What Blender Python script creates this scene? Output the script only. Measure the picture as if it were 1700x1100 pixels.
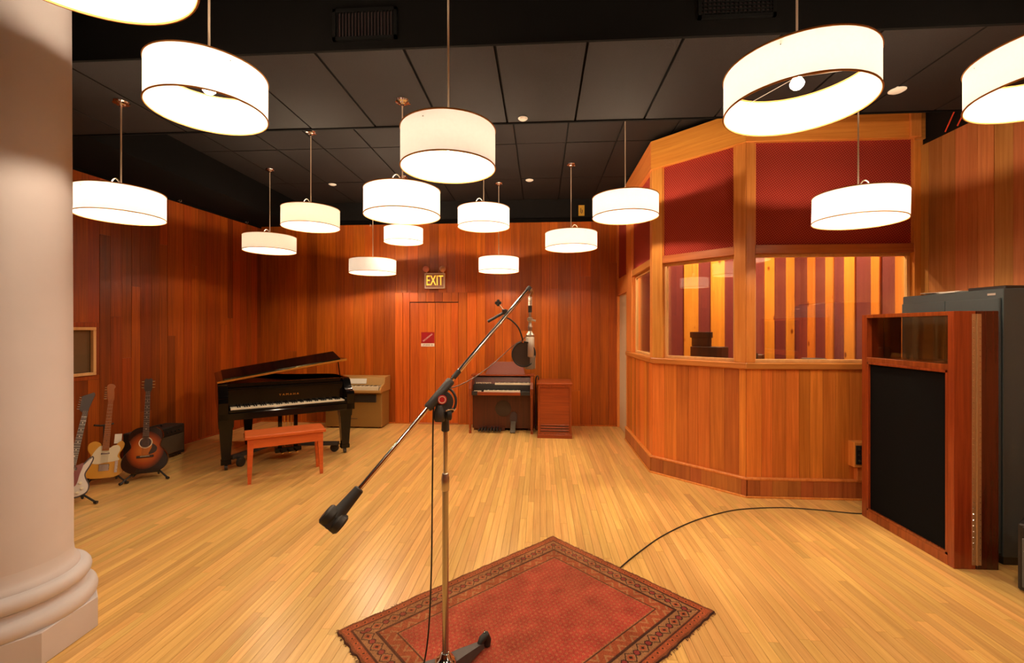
import bpy, math, random
import numpy as np
from mathutils import Matrix, Vector, Euler
PI = math.pi
rng = random.Random(7)
for o in list(bpy.data.objects):
    bpy.data.objects.remove(o)
S = bpy.context.scene
COL = S.collection

# ------------------------------------------------------------------ camera, world, exposure
cam = bpy.data.cameras.new('camera'); cam_o = bpy.data.objects.new('camera', cam); COL.objects.link(cam_o)
cam.sensor_width = 36.0; cam.sensor_fit = 'HORIZONTAL'
cam.lens = 36.0 * 755 / 1700
cam.shift_y = -5 / 1700
cam.clip_start = 0.02
cam_o.location = (0, 0, 1.65); cam_o.rotation_euler = (PI / 2, 0, 0.0637)
S.camera = cam_o
W = bpy.data.worlds.new('world'); S.world = W; W.use_nodes = True
W.node_tree.nodes['Background'].inputs[0].default_value = (0, 0, 0, 1)
W.node_tree.nodes['Background'].inputs[1].default_value = 0
S.view_settings.view_transform = 'Standard'; S.view_settings.look = 'None'
S.view_settings.gamma = 1; S.view_settings.use_curve_mapping = False
S.view_settings.exposure = 0.0
S.cycles.max_bounces = 8; S.cycles.diffuse_bounces = 4; S.cycles.glossy_bounces = 4
S.cycles.transparent_max_bounces = 12; S.cycles.transmission_bounces = 6
S.cycles.use_light_tree = True; S.cycles.sample_clamp_indirect = 6
S.cycles.caustics_reflective = False; S.cycles.caustics_refractive = False
S.cycles.use_denoising = True
BULB = 1020.0
LAMP_COL = (1.0, 0.76, 0.52)

# ------------------------------------------------------------------ materials
def nt(name):
    m = bpy.data.materials.new(name); m.use_nodes = True
    t = m.node_tree; b = t.nodes['Principled BSDF']
    return m, t, b
def N(t, k, **kw):
    n = t.nodes.new(k)
    for a, v in kw.items(): setattr(n, a, v)
    return n
def math_(t, op, a, b=None):
    n = N(t, 'ShaderNodeMath', operation=op)
    for i, x in enumerate((a, b)):
        if x is None: continue
        if isinstance(x, (int, float)): n.inputs[i].default_value = x
        else: t.links.new(x, n.inputs[i])
    return n.outputs[0]
def c4(c): return (c[0], c[1], c[2], 1)
def plain(name, col, rough=.5, metal=0, noise=0, nscale=40, bump=0, coat=0, spec=.5):
    m, t, b = nt(name)
    b.inputs['Base Color'].default_value = c4(col); b.inputs['Roughness'].default_value = rough
    b.inputs['Metallic'].default_value = metal; b.inputs['Coat Weight'].default_value = coat
    b.inputs['Coat Roughness'].default_value = .08
    b.inputs['Specular IOR Level'].default_value = spec
    if noise or bump:
        tc = N(t, 'ShaderNodeTexCoord'); nz = N(t, 'ShaderNodeTexNoise')
        nz.inputs['Scale'].default_value = nscale; nz.inputs['Detail'].default_value = 4
        t.links.new(tc.outputs['Object'], nz.inputs['Vector'])
        if noise:
            mx = N(t, 'ShaderNodeMix', data_type='RGBA')
            mx.inputs[6].default_value = c4([x * (1 - noise) for x in col]); mx.inputs[7].default_value = c4([min(1, x * (1 + noise)) for x in col])
            t.links.new(nz.outputs['Fac'], mx.inputs[0]); t.links.new(mx.outputs[2], b.inputs['Base Color'])
        if bump:
            bp = N(t, 'ShaderNodeBump'); bp.inputs['Strength'].default_value = bump; bp.inputs['Distance'].default_value = .004
            t.links.new(nz.outputs['Fac'], bp.inputs['Height']); t.links.new(bp.outputs[0], b.inputs['Normal'])
    return m
def wood(name, ca, cb, axis=2, rough=.4, vary=.3, hue=.02, world=True, across=34, along=1.3, coat=0, patch=.25, knots=0, spec=.5):
    """grain stretched along one axis, with per-piece shade and slow patches of tone"""
    m, t, b = nt(name)
    g = N(t, 'ShaderNodeNewGeometry'); oi = N(t, 'ShaderNodeObjectInfo'); tc = N(t, 'ShaderNodeTexCoord')
    r = math_(t, 'FRACT', math_(t, 'ADD', oi.outputs['Random'], g.outputs['Random Per Island']))
    off = N(t, 'ShaderNodeVectorMath', operation='ADD')
    cmb = N(t, 'ShaderNodeCombineXYZ')
    for i in range(3): t.links.new(math_(t, 'MULTIPLY', r, 37.0 + 11 * i), cmb.inputs[i])
    t.links.new(g.outputs['Position'] if world else tc.outputs['Object'], off.inputs[0]); t.links.new(cmb.outputs[0], off.inputs[1])
    mp = N(t, 'ShaderNodeVectorMath', operation='MULTIPLY')
    sc = [across] * 3; sc[axis] = along; mp.inputs[1].default_value = sc
    t.links.new(off.outputs[0], mp.inputs[0])
    nz = N(t, 'ShaderNodeTexNoise'); nz.inputs['Scale'].default_value = 1.0; nz.inputs['Detail'].default_value = 6; nz.inputs['Roughness'].default_value = .62
    nz.inputs['Distortion'].default_value = .4
    t.links.new(mp.outputs[0], nz.inputs['Vector'])
    rp = N(t, 'ShaderNodeValToRGB'); rp.color_ramp.elements[0].position = .32; rp.color_ramp.elements[1].position = .68
    rp.color_ramp.elements[0].color = c4(ca); rp.color_ramp.elements[1].color = c4(cb)
    t.links.new(nz.outputs['Fac'], rp.inputs['Fac'])
    mp2 = N(t, 'ShaderNodeVectorMath', operation='MULTIPLY'); sc2 = [5.] * 3; sc2[axis] = .8; mp2.inputs[1].default_value = sc2
    t.links.new(off.outputs[0], mp2.inputs[0])
    n2 = N(t, 'ShaderNodeTexNoise'); n2.inputs['Scale'].default_value = 1; n2.inputs['Detail'].default_value = 2
    t.links.new(mp2.outputs[0], n2.inputs['Vector'])
    hs = N(t, 'ShaderNodeHueSaturation')
    v = math_(t, 'ADD', math_(t, 'MULTIPLY', math_(t, 'SUBTRACT', r, .5), vary * 2), 1.0)
    v = math_(t, 'ADD', v, math_(t, 'MULTIPLY', math_(t, 'SUBTRACT', n2.outputs['Fac'], .5), patch * 2))
    t.links.new(v, hs.inputs['Value'])
    r2 = math_(t, 'FRACT', math_(t, 'MULTIPLY', r, 7.31))
    t.links.new(math_(t, 'ADD', math_(t, 'MULTIPLY', math_(t, 'SUBTRACT', r2, .5), hue), .5), hs.inputs['Hue'])
    t.links.new(rp.outputs['Color'], hs.inputs['Color'])
    out = hs.outputs['Color']
    if knots:
        vo = N(t, 'ShaderNodeTexVoronoi'); vo.inputs['Scale'].default_value = knots
        mk = N(t, 'ShaderNodeVectorMath', operation='MULTIPLY'); mk.inputs[1].default_value = (1, 1, .55)
        t.links.new(off.outputs[0], mk.inputs[0]); t.links.new(mk.outputs[0], vo.inputs['Vector'])
        kr = N(t, 'ShaderNodeValToRGB'); kr.color_ramp.elements[0].position = .07; kr.color_ramp.elements[1].position = .15
        kr.color_ramp.elements[0].color = (.28, .12, .05, 1); kr.color_ramp.elements[1].color = (1, 1, 1, 1)
        t.links.new(vo.outputs['Distance'], kr.inputs['Fac'])
        mm = N(t, 'ShaderNodeMix', data_type='RGBA', blend_type='MULTIPLY'); mm.inputs[0].default_value = 1
        t.links.new(out, mm.inputs[6]); t.links.new(kr.outputs[0], mm.inputs[7]); out = mm.outputs[2]
    t.links.new(out, b.inputs['Base Color'])
    b.inputs['Roughness'].default_value = rough; b.inputs['Coat Weight'].default_value = coat; b.inputs['Coat Roughness'].default_value = .15
    b.inputs['Specular IOR Level'].default_value = spec
    bp = N(t, 'ShaderNodeBump'); bp.inputs['Strength'].default_value = .12; bp.inputs['Distance'].default_value = .002
    t.links.new(nz.outputs['Fac'], bp.inputs['Height']); t.links.new(bp.outputs[0], b.inputs['Normal'])
    return m
def emit(name, col, s):
    m, t, b = nt(name)
    b.inputs['Base Color'].default_value = c4(col); b.inputs['Emission Color'].default_value = c4(col)
    b.inputs['Emission Strength'].default_value = s
    return m
def glass_mat(name, tint=(1, 1, 1), ior=1.75):
    m, t, b = nt(name); t.nodes.remove(b)
    out = t.nodes['Material Output']
    tr = N(t, 'ShaderNodeBsdfTransparent'); tr.inputs[0].default_value = c4(tint)
    gl = N(t, 'ShaderNodeBsdfGlossy'); gl.inputs['Roughness'].default_value = 0.0
    fr = N(t, 'ShaderNodeFresnel'); ge = N(t, 'ShaderNodeNewGeometry')
    # the node inverts the index on back faces; undo that so a pane reflects alike from both faces
    t.links.new(math_(t, 'ADD', math_(t, 'MULTIPLY', ge.outputs['Backfacing'], 1 / ior - ior), ior), fr.inputs['IOR'])
    mx = N(t, 'ShaderNodeMixShader')
    t.links.new(fr.outputs[0], mx.inputs[0]); t.links.new(tr.outputs[0], mx.inputs[1]); t.links.new(gl.outputs[0], mx.inputs[2])
    t.links.new(mx.outputs[0], out.inputs[0])
    return m
def shade_mat(name, col, trans):
    m, t, b = nt(name); t.nodes.remove(b)
    out = t.nodes['Material Output']
    df = N(t, 'ShaderNodeBsdfDiffuse'); tl = N(t, 'ShaderNodeBsdfTranslucent')
    tc = N(t, 'ShaderNodeTexCoord'); nz = N(t, 'ShaderNodeTexNoise'); nz.inputs['Scale'].default_value = 60
    t.links.new(tc.outputs['Object'], nz.inputs['Vector'])
    mc = N(t, 'ShaderNodeMix', data_type='RGBA'); mc.inputs[6].default_value = c4([x * .94 for x in col]); mc.inputs[7].default_value = c4(col)
    t.links.new(nz.outputs['Fac'], mc.inputs[0])
    t.links.new(mc.outputs[2], df.inputs[0]); t.links.new(mc.outputs[2], tl.inputs[0])
    mx = N(t, 'ShaderNodeMixShader'); mx.inputs[0].default_value = trans
    t.links.new(df.outputs[0], mx.inputs[1]); t.links.new(tl.outputs[0], mx.inputs[2]); t.links.new(mx.outputs[0], out.inputs[0])
    return m
def fabric_mat(name, ca, cb, scale):
    m, t, b = nt(name)
    tc = N(t, 'ShaderNodeTexCoord'); vo = N(t, 'ShaderNodeTexVoronoi', voronoi_dimensions='2D'); vo.inputs['Scale'].default_value = scale
    vo.inputs['Randomness'].default_value = 0.0
    mp = N(t, 'ShaderNodeMapping'); mp.inputs['Rotation'].default_value = (PI / 2, 0, 0)
    t.links.new(tc.outputs['Object'], mp.inputs['Vector'])
    mp2 = N(t, 'ShaderNodeMapping'); mp2.inputs['Rotation'].default_value = (0, 0, .6); t.links.new(mp.outputs[0], mp2.inputs['Vector'])
    t.links.new(mp2.outputs[0], vo.inputs['Vector'])
    rp = N(t, 'ShaderNodeValToRGB'); rp.color_ramp.elements[0].position = .18; rp.color_ramp.elements[1].position = .5
    rp.color_ramp.elements[0].color = c4(cb); rp.color_ramp.elements[1].color = c4(ca)
    t.links.new(vo.outputs['Distance'], rp.inputs['Fac'])
    t.links.new(rp.outputs[0], b.inputs['Base Color']); b.inputs['Roughness'].default_value = .9; b.inputs['Specular IOR Level'].default_value = .15
    b.inputs['Sheen Weight'].default_value = .0
    bp = N(t, 'ShaderNodeBump'); bp.inputs['Strength'].default_value = .5; bp.inputs['Distance'].default_value = .004; bp.invert = True
    t.links.new(vo.outputs['Distance'], bp.inputs['Height']); t.links.new(bp.outputs[0], b.inputs['Normal'])
    return m

M = {}
M['plank_wall'] = wood('wall_plank_wood', (.33, .060, .0035), (.54, .124, .008), 2, .38, .32, .008, patch=.28, across=48)
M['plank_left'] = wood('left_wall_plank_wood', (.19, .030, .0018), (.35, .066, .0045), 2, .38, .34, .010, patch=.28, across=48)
M['plank_booth'] = wood('booth_plank_wood', (.50, .135, .018), (.70, .22, .036), 2, .36, .24, .014, patch=.26)
M['booth_trim'] = wood('booth_trim_wood', (.66, .215, .034), (.84, .35, .08), 2, .34, .10, .02, patch=.14)
M['booth_beam'] = wood('booth_beam_wood', (.64, .20, .032), (.80, .32, .06), 0, .36, .10, .02, world=False, patch=.14)
M['booth_rail'] = wood('booth_rail_wood', (.44, .13, .028), (.58, .20, .05), 0, .32, .10, .02, world=False, patch=.14)
M['booth_skirt'] = wood('booth_skirting_wood', (.34, .09, .02), (.50, .16, .04), 2, .4, .16, .02)
M['plank_right'] = wood('right_wall_plank_wood', (.40, .145, .035), (.56, .24, .075), 2, .42, .24, .03, patch=.25)
M['pine'] = wood('knotty_pine', (.56, .20, .022), (.74, .31, .045), 2, .35, .10, .02, knots=6, patch=.15)
M['floor'] = wood('floor_strip_maple', (.68, .375, .108), (.86, .55, .185), 1, .28, .15, .014, across=60, along=2.0, patch=.10)
M['subfloor'] = plain('subfloor', (.10, .045, .015), .8)
M['door_wood'] = wood('door_plank_wood', (.40, .070, .006), (.60, .132, .011), 2, .38, .26, .008)
M['tile'] = plain('black_ceiling_tile', (.0085, .0056, .0043), .7, noise=.5, nscale=160, bump=.8, spec=.25)
M['black'] = plain('black_painted_plaster', (.004, .0034, .003), .75, noise=.2, nscale=8, spec=.2)
M['soffit'] = plain('black_soffit_paint', (.0030, .0026, .0023), .9, noise=.2, nscale=6, spec=.08)
M['vent'] = plain('black_vent_metal', (.004, .004, .004), .6, spec=.1)
M['stone'] = plain('painted_column_plaster', (.56, .53, .55), .6, noise=.06, nscale=5, bump=.12)
M['white_disc'] = plain('white_enamel', (.85, .83, .78), .4)
M['cord'] = plain('lamp_cord', (.62, .52, .40), .5)
M['loop'] = plain('cord_loop_white', (.8, .76, .68), .5)
M['chrome'] = plain('chrome', (.80, .78, .76), .10, 1)
M['nickel'] = plain('brushed_nickel', (.62, .55, .46), .3, 1)
M['tube'] = plain('worn_chrome_tube', (.52, .48, .45), .22, 1)
M['rim'] = plain('tan_shade_trim', (.42, .19, .045), .8)
M['shade'] = shade_mat('white_drum_shade_cloth', (.90, .87, .85), .25)
M['shade_warm'] = shade_mat('cream_drum_shade_cloth', (.84, .84, .86), .098)
M['shade_pale'] = shade_mat('pale_drum_shade_cloth', (.90, .86, .80), .17)
M['shade_yellow'] = shade_mat('ivory_drum_shade_cloth', (.88, .90, .80), .15)
M['bulb'] = emit('lit_bulb', LAMP_COL, BULB)
M['fabric'] = fabric_mat('burgundy_acoustic_cloth', (.22, .020, .013), (.50, .068, .042), 52)
M['fabric_in'] = plain('booth_inner_burgundy_cloth', (.15, .022, .022), .9, noise=.2, nscale=30)
M['glass'] = glass_mat('booth_glass', (.97, .97, .96), 2.25)
M['glass_dark'] = glass_mat('smoky_glass', (.86, .82, .74), 1.5)
M['trim_light'] = wood('light_window_trim', (.74, .42, .16), (.84, .52, .22), 2, .4, .05, .01)
M['cream'] = plain('cream_painted_door', (.72, .58, .38), .5, noise=.05)
M['ebony'] = plain('black_piano_lacquer', (.0025, .002, .002), .10, spec=.32)
M['ivory'] = plain('ivory_keys', (.80, .70, .52), .3)
M['key_black'] = plain('black_keys', (.01, .01, .01), .25)
M['brass'] = plain('polished_brass', (.85, .58, .18), .22, 1)
M['gold_plate'] = plain('bronze_iron_frame', (.35, .22, .07), .4, 1)
M['black_rubber'] = plain('black_rubber', (.018, .017, .016), .55)
M['black_metal'] = plain('black_wrinkle_metal', (.035, .034, .034), .45, noise=.2, nscale=120, bump=.3)
M['base_metal'] = plain('dark_grey_cast_iron', (.075, .068, .066), .45, .3, noise=.15, nscale=60)
M['bench'] = wood('orange_bench_wood', (.46, .075, .012), (.62, .12, .022), 0, .35, .05, .005, world=False, patch=.08)
M['tan'] = plain('tan_textured_vinyl', (.28, .150, .030), .6, noise=.12, nscale=90, bump=.2)
M['tan_top'] = plain('tan_lid_vinyl', (.42, .23, .065), .5, noise=.08, nscale=70)
M['paper'] = plain('white_paper', (.78, .74, .66), .7)
M['mahog'] = wood('red_mahogany', (.20, .032, .005), (.33, .062, .010), 0, .32, .05, .005, world=False, patch=.1)
M['mahog_v'] = wood('red_mahogany_upright', (.18, .028, .004), (.30, .056, .009), 2, .32, .05, .005, world=False, patch=.1)
M['organ_dark'] = wood('dark_organ_wood', (.055, .009, .0025), (.10, .018, .005), 2, .35, .05, .005, world=False)
M['grille'] = plain('brown_grille_cloth', (.06, .035, .018), .9, noise=.3, nscale=200)
M['amp_grille'] = plain('amp_grille_cloth', (.085, .058, .03), .9, noise=.3, nscale=260)
M['tolex'] = plain('black_tolex', (.016, .015, .014), .5, noise=.3, nscale=200, bump=.3)
M['gobo'] = wood('red_stained_gobo_wood', (.19, .030, .006), (.34, .062, .013), 2, .25, .10, .01, coat=.4, patch=.25)
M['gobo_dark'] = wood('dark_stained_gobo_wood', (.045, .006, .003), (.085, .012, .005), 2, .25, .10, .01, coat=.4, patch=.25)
M['gobo_cloth'] = plain('black_absorber_cloth', (.0035, .0038, .0045), .95, noise=.3, nscale=150, spec=.1)
M['hinge'] = plain('aged_brass_hinge', (.50, .30, .14), .5, .5)
M['steel_cab'] = plain('dark_grey_steel_paint', (.050, .072, .080), .45, noise=.05)
M['steel_dark'] = plain('dark_steel_paint_side', (.030, .034, .034), .5)
M['red_cable'] = plain('red_cable', (.7, .06, .02), .5)
M['yellow'] = plain('yellow_plate', (.75, .45, .05), .5)
M['exit_face'] = plain('exit_sign_face', (.42, .22, .14), .5)
M['exit_frame'] = plain('exit_sign_frame', (.90, .76, .62), .5)
M['exit_text'] = emit('exit_sign_letters', (1.0, .50, .05), 1.5)
M['red_lens'] = plain('red_lamp_lens', (.95, .34, .24), .4)
M['pink_lens'] = plain('amber_lamp_lens', (.95, .52, .36), .4)
M['sign_red'] = plain('sign_red', (.33, .005, .01), .4)
M['sign_white'] = plain('sign_white', (.85, .72, .62), .5)
M['ink'] = plain('dark_ink', (.05, .03, .03), .6)
M['mic'] = plain('satin_nickel_mic', (.66, .57, .47), .38, .75)
M['mic_mesh'] = plain('mic_grille_mesh', (.30, .23, .17), .45, .6, noise=.5, nscale=400, bump=.6)
M['pop'] = shade_mat('pop_filter_mesh', (.10, .07, .055), .35)
M['maple_neck'] = plain('amber_maple_neck', (.36, .105, .016), .3, noise=.1, nscale=20, coat=.4)
M['butterscotch'] = plain('butterscotch_lacquer', (.66, .33, .045), .25, coat=.6)
M['pickguard'] = plain('cream_pickguard', (.72, .66, .48), .4)
M['rosewood'] = plain('dark_rosewood', (.035, .016, .009), .5)
M['white_lacq'] = plain('white_lacquer', (.62, .56, .50), .25, coat=.5)
M['tort'] = plain('red_tortoise_guard', (.20, .03, .02), .25)
M['screen'] = plain('dark_equipment', (.015, .015, .016), .4)
M['badge'] = plain('red_badge', (.55, .02, .03), .4)
M['pale_text'] = plain('pale_print', (.75, .65, .5), .5)
M['silver_text'] = plain('silver_print', (.55, .5, .45), .4, .3)
M['cable'] = plain('black_cable', (.012, .011, .010), .5)
M['grey_cable'] = plain('brown_grey_cable', (.16, .09, .06), .5)

def sunburst():
    m, t, b = nt('sunburst_lacquer')
    tc = N(t, 'ShaderNodeTexCoord'); mp = N(t, 'ShaderNodeMapping'); mp.inputs['Location'].default_value = (0, 0, -.20)
    mp.inputs['Scale'].default_value = (1, .01, .82)
    t.links.new(tc.outputs['Object'], mp.inputs[0])
    l = N(t, 'ShaderNodeVectorMath', operation='LENGTH'); t.links.new(mp.outputs[0], l.inputs[0])
    rp = N(t, 'ShaderNodeValToRGB'); e = rp.color_ramp.elements
    e[0].position = .05; e[0].color = (.50, .15, .025, 1); e[1].position = .17; e[1].color = (.012, .006, .004, 1)
    k = e.new(.115); k.color = (.30, .055, .010, 1)
    t.links.new(l.outputs['Value'], rp.inputs[0]); t.links.new(rp.outputs[0], b.inputs['Base Color'])
    b.inputs['Roughness'].default_value = .2; b.inputs['Coat Weight'].default_value = .6
    return m
M['sunburst'] = sunburst()

# ------------------------------------------------------------------ mesh helpers
class MB:
    def __init__(s): s.v = []; s.f = []
    def add(s, vs, fs, mat=None):
        n = len(s.v)
        if mat is not None: vs = [mat @ Vector(p) for p in vs]
        s.v += [tuple(p) for p in vs]; s.f += [tuple(i + n for i in q) for q in fs]; return s
    def box(s, x0, x1, y0, y1, z0, z1, bev=0, mat=None):
        if bev <= 0:
            vs = [(x, y, z) for z in (z0, z1) for y in (y0, y1) for x in (x0, x1)]
            return s.add(vs, [(0, 2, 3, 1), (4, 5, 7, 6), (0, 1, 5, 4), (2, 6, 7, 3), (0, 4, 6, 2), (1, 3, 7, 5)], mat)
        b = min(bev, (x1 - x0) * .45, (y1 - y0) * .45, (z1 - z0) * .45)
        vs = []; idx = {}
        X = (x0, x1); Y = (y0, y1); Z = (z0, z1)
        for i in (0, 1):
            for j in (0, 1):
                for k in (0, 1):
                    sx, sy, sz = (1, -1)[i], (1, -1)[j], (1, -1)[k]
                    for a in range(3):
                        p = [X[i] + sx * b, Y[j] + sy * b, Z[k] + sz * b]
                        p[a] = (X[i], Y[j], Z[k])[a]
                        idx[i, j, k, a] = len(vs); vs.append(p)
        fs = []
        def q(l, n):
            c = [Vector(vs[i]) for i in l]
            nn = (c[1] - c[0]).cross(c[2] - c[0])
            fs.append(tuple(l) if nn.dot(Vector(n)) > 0 else tuple(reversed(l)))
        for a in range(3):
            u, w = [d for d in range(3) if d != a]
            for e in (0, 1):
                l = []
                for (p, r) in ((0, 0), (1, 0), (1, 1), (0, 1)):
                    k = [0, 0, 0]; k[a] = e; k[u] = p; k[w] = r; l.append(idx[k[0], k[1], k[2], a])
                n = [0, 0, 0]; n[a] = (-1, 1)[e]; q(l, n)
            for p in (0, 1):
                for r in (0, 1):
                    k0 = [0, 0, 0]; k0[u] = p; k0[w] = r; k1 = list(k0); k0[a] = 0; k1[a] = 1
                    n = [0, 0, 0]; n[u] = (-1, 1)[p]; n[w] = (-1, 1)[r]
                    q([idx[(*k0, u)], idx[(*k1, u)], idx[(*k1, w)], idx[(*k0, w)]], n)
        for i in (0, 1):
            for j in (0, 1):
                for k in (0, 1):
                    q([idx[i, j, k, a] for a in range(3)], ((-1, 1)[i], (-1, 1)[j], (-1, 1)[k]))
        return s.add(vs, fs, mat)
    def lathe(s, prof, seg=24, mat=None, caps=True, sx=1, sy=1):
        vs = []; fs = []; n = len(prof)
        for k in range(seg):
            a = 2 * PI * k / seg
            for r, z in prof: vs.append((r * math.cos(a) * sx, r * math.sin(a) * sy, z))
        for k in range(seg):
            k2 = (k + 1) % seg
            for i in range(n - 1): fs.append((k * n + i, k2 * n + i, k2 * n + i + 1, k * n + i + 1))
        if caps:
            if prof[0][0] > 1e-5: fs.append(tuple(k * n for k in reversed(range(seg))))
            if prof[-1][0] > 1e-5: fs.append(tuple(k * n + n - 1 for k in range(seg)))
        return s.add(vs, fs, mat)
    def cyl(s, p0, p1, r0, r1=None, seg=12, mat=None):
        if r1 is None: r1 = r0
        return s.tube([p0, p1], [r0, r1], seg, mat)
    def tube(s, pts, r, seg=8, mat=None, closed=False):
        P = [Vector(p) for p in pts]; n = len(P)
        R = r if isinstance(r, (list, tuple)) else [r] * n
        vs = []; fs = []; up = None
        for i in range(n):
            if closed: d = (P[(i + 1) % n] - P[i - 1]).normalized()
            else: d = (P[min(i + 1, n - 1)] - P[max(i - 1, 0)]).normalized()
            if up is None:
                up = Vector((0, 0, 1)) if abs(d.z) < .9 else Vector((1, 0, 0))
            a = d.cross(up)
            if a.length < 1e-4: a = d.cross(Vector((0, 1, .3)))
            a.normalize(); b = a.cross(d).normalized(); up = b
            for k in range(seg):
                t = 2 * PI * k / seg
                vs.append(P[i] + (a * math.cos(t) + b * math.sin(t)) * R[i])
        m = n if closed else n - 1
        for i in range(m):
            j = (i + 1) % n
            for k in range(seg):
                k2 = (k + 1) % seg
                fs.append((i * seg + k, i * seg + k2, j * seg + k2, j * seg + k))
        if not closed:
            fs.append(tuple(reversed(range(seg)))); fs.append(tuple((n - 1) * seg + k for k in range(seg)))
        fs = [tuple(reversed(f)) for f in fs]
        return s.add(vs, fs, mat)
    def prism(s, pts, a0, a1, plane='xy', bev=0, mat=None):
        """outline extruded; plane 'xy' extrudes z, 'xz' extrudes y, 'yz' extrudes x"""
        area = sum(pts[i][0] * pts[(i + 1) % len(pts)][1] - pts[(i + 1) % len(pts)][0] * pts[i][1] for i in range(len(pts)))
        if area < 0: pts = list(reversed(pts))
        def put(p, a):
            return (p[0], p[1], a) if plane == 'xy' else (p[0], a, p[1]) if plane == 'xz' else (a, p[0], p[1])
        n = len(pts)
        layers = [(a0, pts), (a1, pts)]
        if bev:
            ins = inset(pts, bev)
            sg = 1 if a1 > a0 else -1
            layers = [(a0, ins), (a0 + sg * bev, pts), (a1 - sg * bev, pts), (a1, ins)]
        vs = []; fs = []
        for a, l in layers: vs += [put(p, a) for p in l]
        L = len(layers)
        for k in range(L - 1):
            for i in range(n):
                j = (i + 1) % n
                fs.append((k * n + i, k * n + j, (k + 1) * n + j, (k + 1) * n + i))
        fs.append(tuple(reversed(range(n)))); fs.append(tuple((L - 1) * n + i for i in range(n)))
        flip = (a1 < a0) != (plane == 'xz')
        if flip: fs = [tuple(reversed(f)) for f in fs]
        return s.add(vs, fs, mat)
    def build(s, name, mat, parent=None, smooth=None, mw=None):
        me = bpy.data.meshes.new(name); me.from_pydata(s.v, [], s.f)
        me.materials.append(mat)
        if smooth:
            me.polygons.foreach_set('use_smooth', [True] * len(me.polygons))
            try: me.set_sharp_from_angle(angle=math.radians(smooth))
            except Exception: pass
        o = bpy.data.objects.new(name, me); COL.objects.link(o)
        if parent is not None: o.parent = parent
        if mw is not None: o.matrix_world = mw
        return o
def inset(pts, d):
    n = len(pts); out = []
    for i in range(n):
        p0 = Vector(pts[i - 1]); p = Vector(pts[i]); p1 = Vector(pts[(i + 1) % n])
        e0 = (p - p0); e1 = (p1 - p)
        if e0.length < 1e-7 or e1.length < 1e-7: out.append(tuple(p)); continue
        e0.normalize(); e1.normalize()
        n0 = Vector((-e0.y, e0.x)); n1 = Vector((-e1.y, e1.x)); m = n0 + n1
        if m.length < 1e-4: m = n0
        m.normalize(); c = max(.4, m.dot(n0)); out.append(tuple(p + m * (d / c)))
    return out
def smooth_closed(pts, k=6):
    n = len(pts); out = []
    for i in range(n):
        p0, p1, p2, p3 = [Vector(pts[(i + j - 1) % n]) for j in range(4)]
        for s in range(k):
            t = s / k
            out.append(tuple(.5 * ((2 * p1) + (p2 - p0) * t + (2 * p0 - 5 * p1 + 4 * p2 - p3) * t * t + (3 * p1 - p0 - 3 * p2 + p3) * t ** 3)))
    return out
def smooth_open(pts, k=8):
    P = [Vector(p) for p in pts]; P = [P[0] * 2 - P[1]] + P + [P[-1] * 2 - P[-2]]; out = []
    for i in range(1, len(P) - 2):
        p0, p1, p2, p3 = P[i - 1:i + 3]
        for s in range(k):
            t = s / k
            out.append(.5 * ((2 * p1) + (p2 - p0) * t + (2 * p0 - 5 * p1 + 4 * p2 - p3) * t * t + (3 * p1 - p0 - 3 * p2 + p3) * t ** 3))
    out.append(P[-2]); return out
def thing(name, label, cat, loc=(0, 0, 0), rz=0, group=None):
    o = bpy.data.objects.new(name, None); COL.objects.link(o); o.empty_display_size = .1
    o.location = loc; o.rotation_euler = (0, 0, rz)
    o['label'] = label; o['category'] = cat
    if group: o['group'] = group
    return o
def tag(o, label, cat, group=None):
    o['label'] = label; o['category'] = cat
    if group: o['group'] = group
    return o
def struct(o, label=None):
    o['kind'] = 'structure'
    if label: o['label'] = label
    return o
def text(name, body, size, mat, parent, mw=None, loc=None, rot=None, depth=.0015, sx=1, shear=0, label=None):
    cu = bpy.data.curves.new(name, 'FONT'); cu.body = body; cu.size = size; cu.align_x = 'CENTER'; cu.align_y = 'CENTER'
    cu.extrude = depth; cu.shear = shear; cu.resolution_u = 3
    tmp = bpy.data.objects.new(name, cu); COL.objects.link(tmp)
    bpy.context.view_layer.update()
    dg = bpy.context.evaluated_depsgraph_get()
    me = bpy.data.meshes.new_from_object(tmp.evaluated_get(dg))
    bpy.data.objects.remove(tmp); me.materials.clear(); me.materials.append(mat)
    o = bpy.data.objects.new(name, me); COL.objects.link(o); o.parent = parent
    o.location = loc or (0, 0, 0); o.rotation_euler = rot or (PI / 2, 0, 0); o.scale = (sx, 1, 1)
    return o
# one shared unit cube (0..1) for planks, boards and tiles: objects scale it
_unit = {}
def unit(mat):
    if mat.name not in _unit:
        b = MB(); b.box(0, 1, 0, 1, 0, 1)
        me = bpy.data.meshes.new('unit_board'); me.from_pydata(b.v, [], b.f); me.materials.append(mat); _unit[mat.name] = me
    return _unit[mat.name]
def piece(name, F, x0, x1, y0, y1, z0, z1, mat, parent):
    o = bpy.data.objects.new(name, unit(mat)); COL.objects.link(o); o.parent = parent
    o.matrix_world = F @ Matrix.Translation((x0, y0, z0)) @ Matrix.Diagonal((x1 - x0, y1 - y0, z1 - z0, 1))
    return o
def frame(P, Q):
    """face frame: x from P to Q, y away from the room, z up"""
    d = Vector((Q[0] - P[0], Q[1] - P[1], 0)); L = d.length; d.normalize()
    n = Vector((-d.y, d.x, 0))
    F = Matrix(((d.x, n.x, 0, P[0]), (d.y, n.y, 0, P[1]), (0, 0, 1, 0), (0, 0, 0, 1)))
    return F, L
def boxo(name, F, x0, x1, y0, y1, z0, z1, mat, parent, bev=.004):
    return MB().box(x0, x1, y0, y1, z0, z1, bev).build(name, mat, parent, mw=F)
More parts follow.
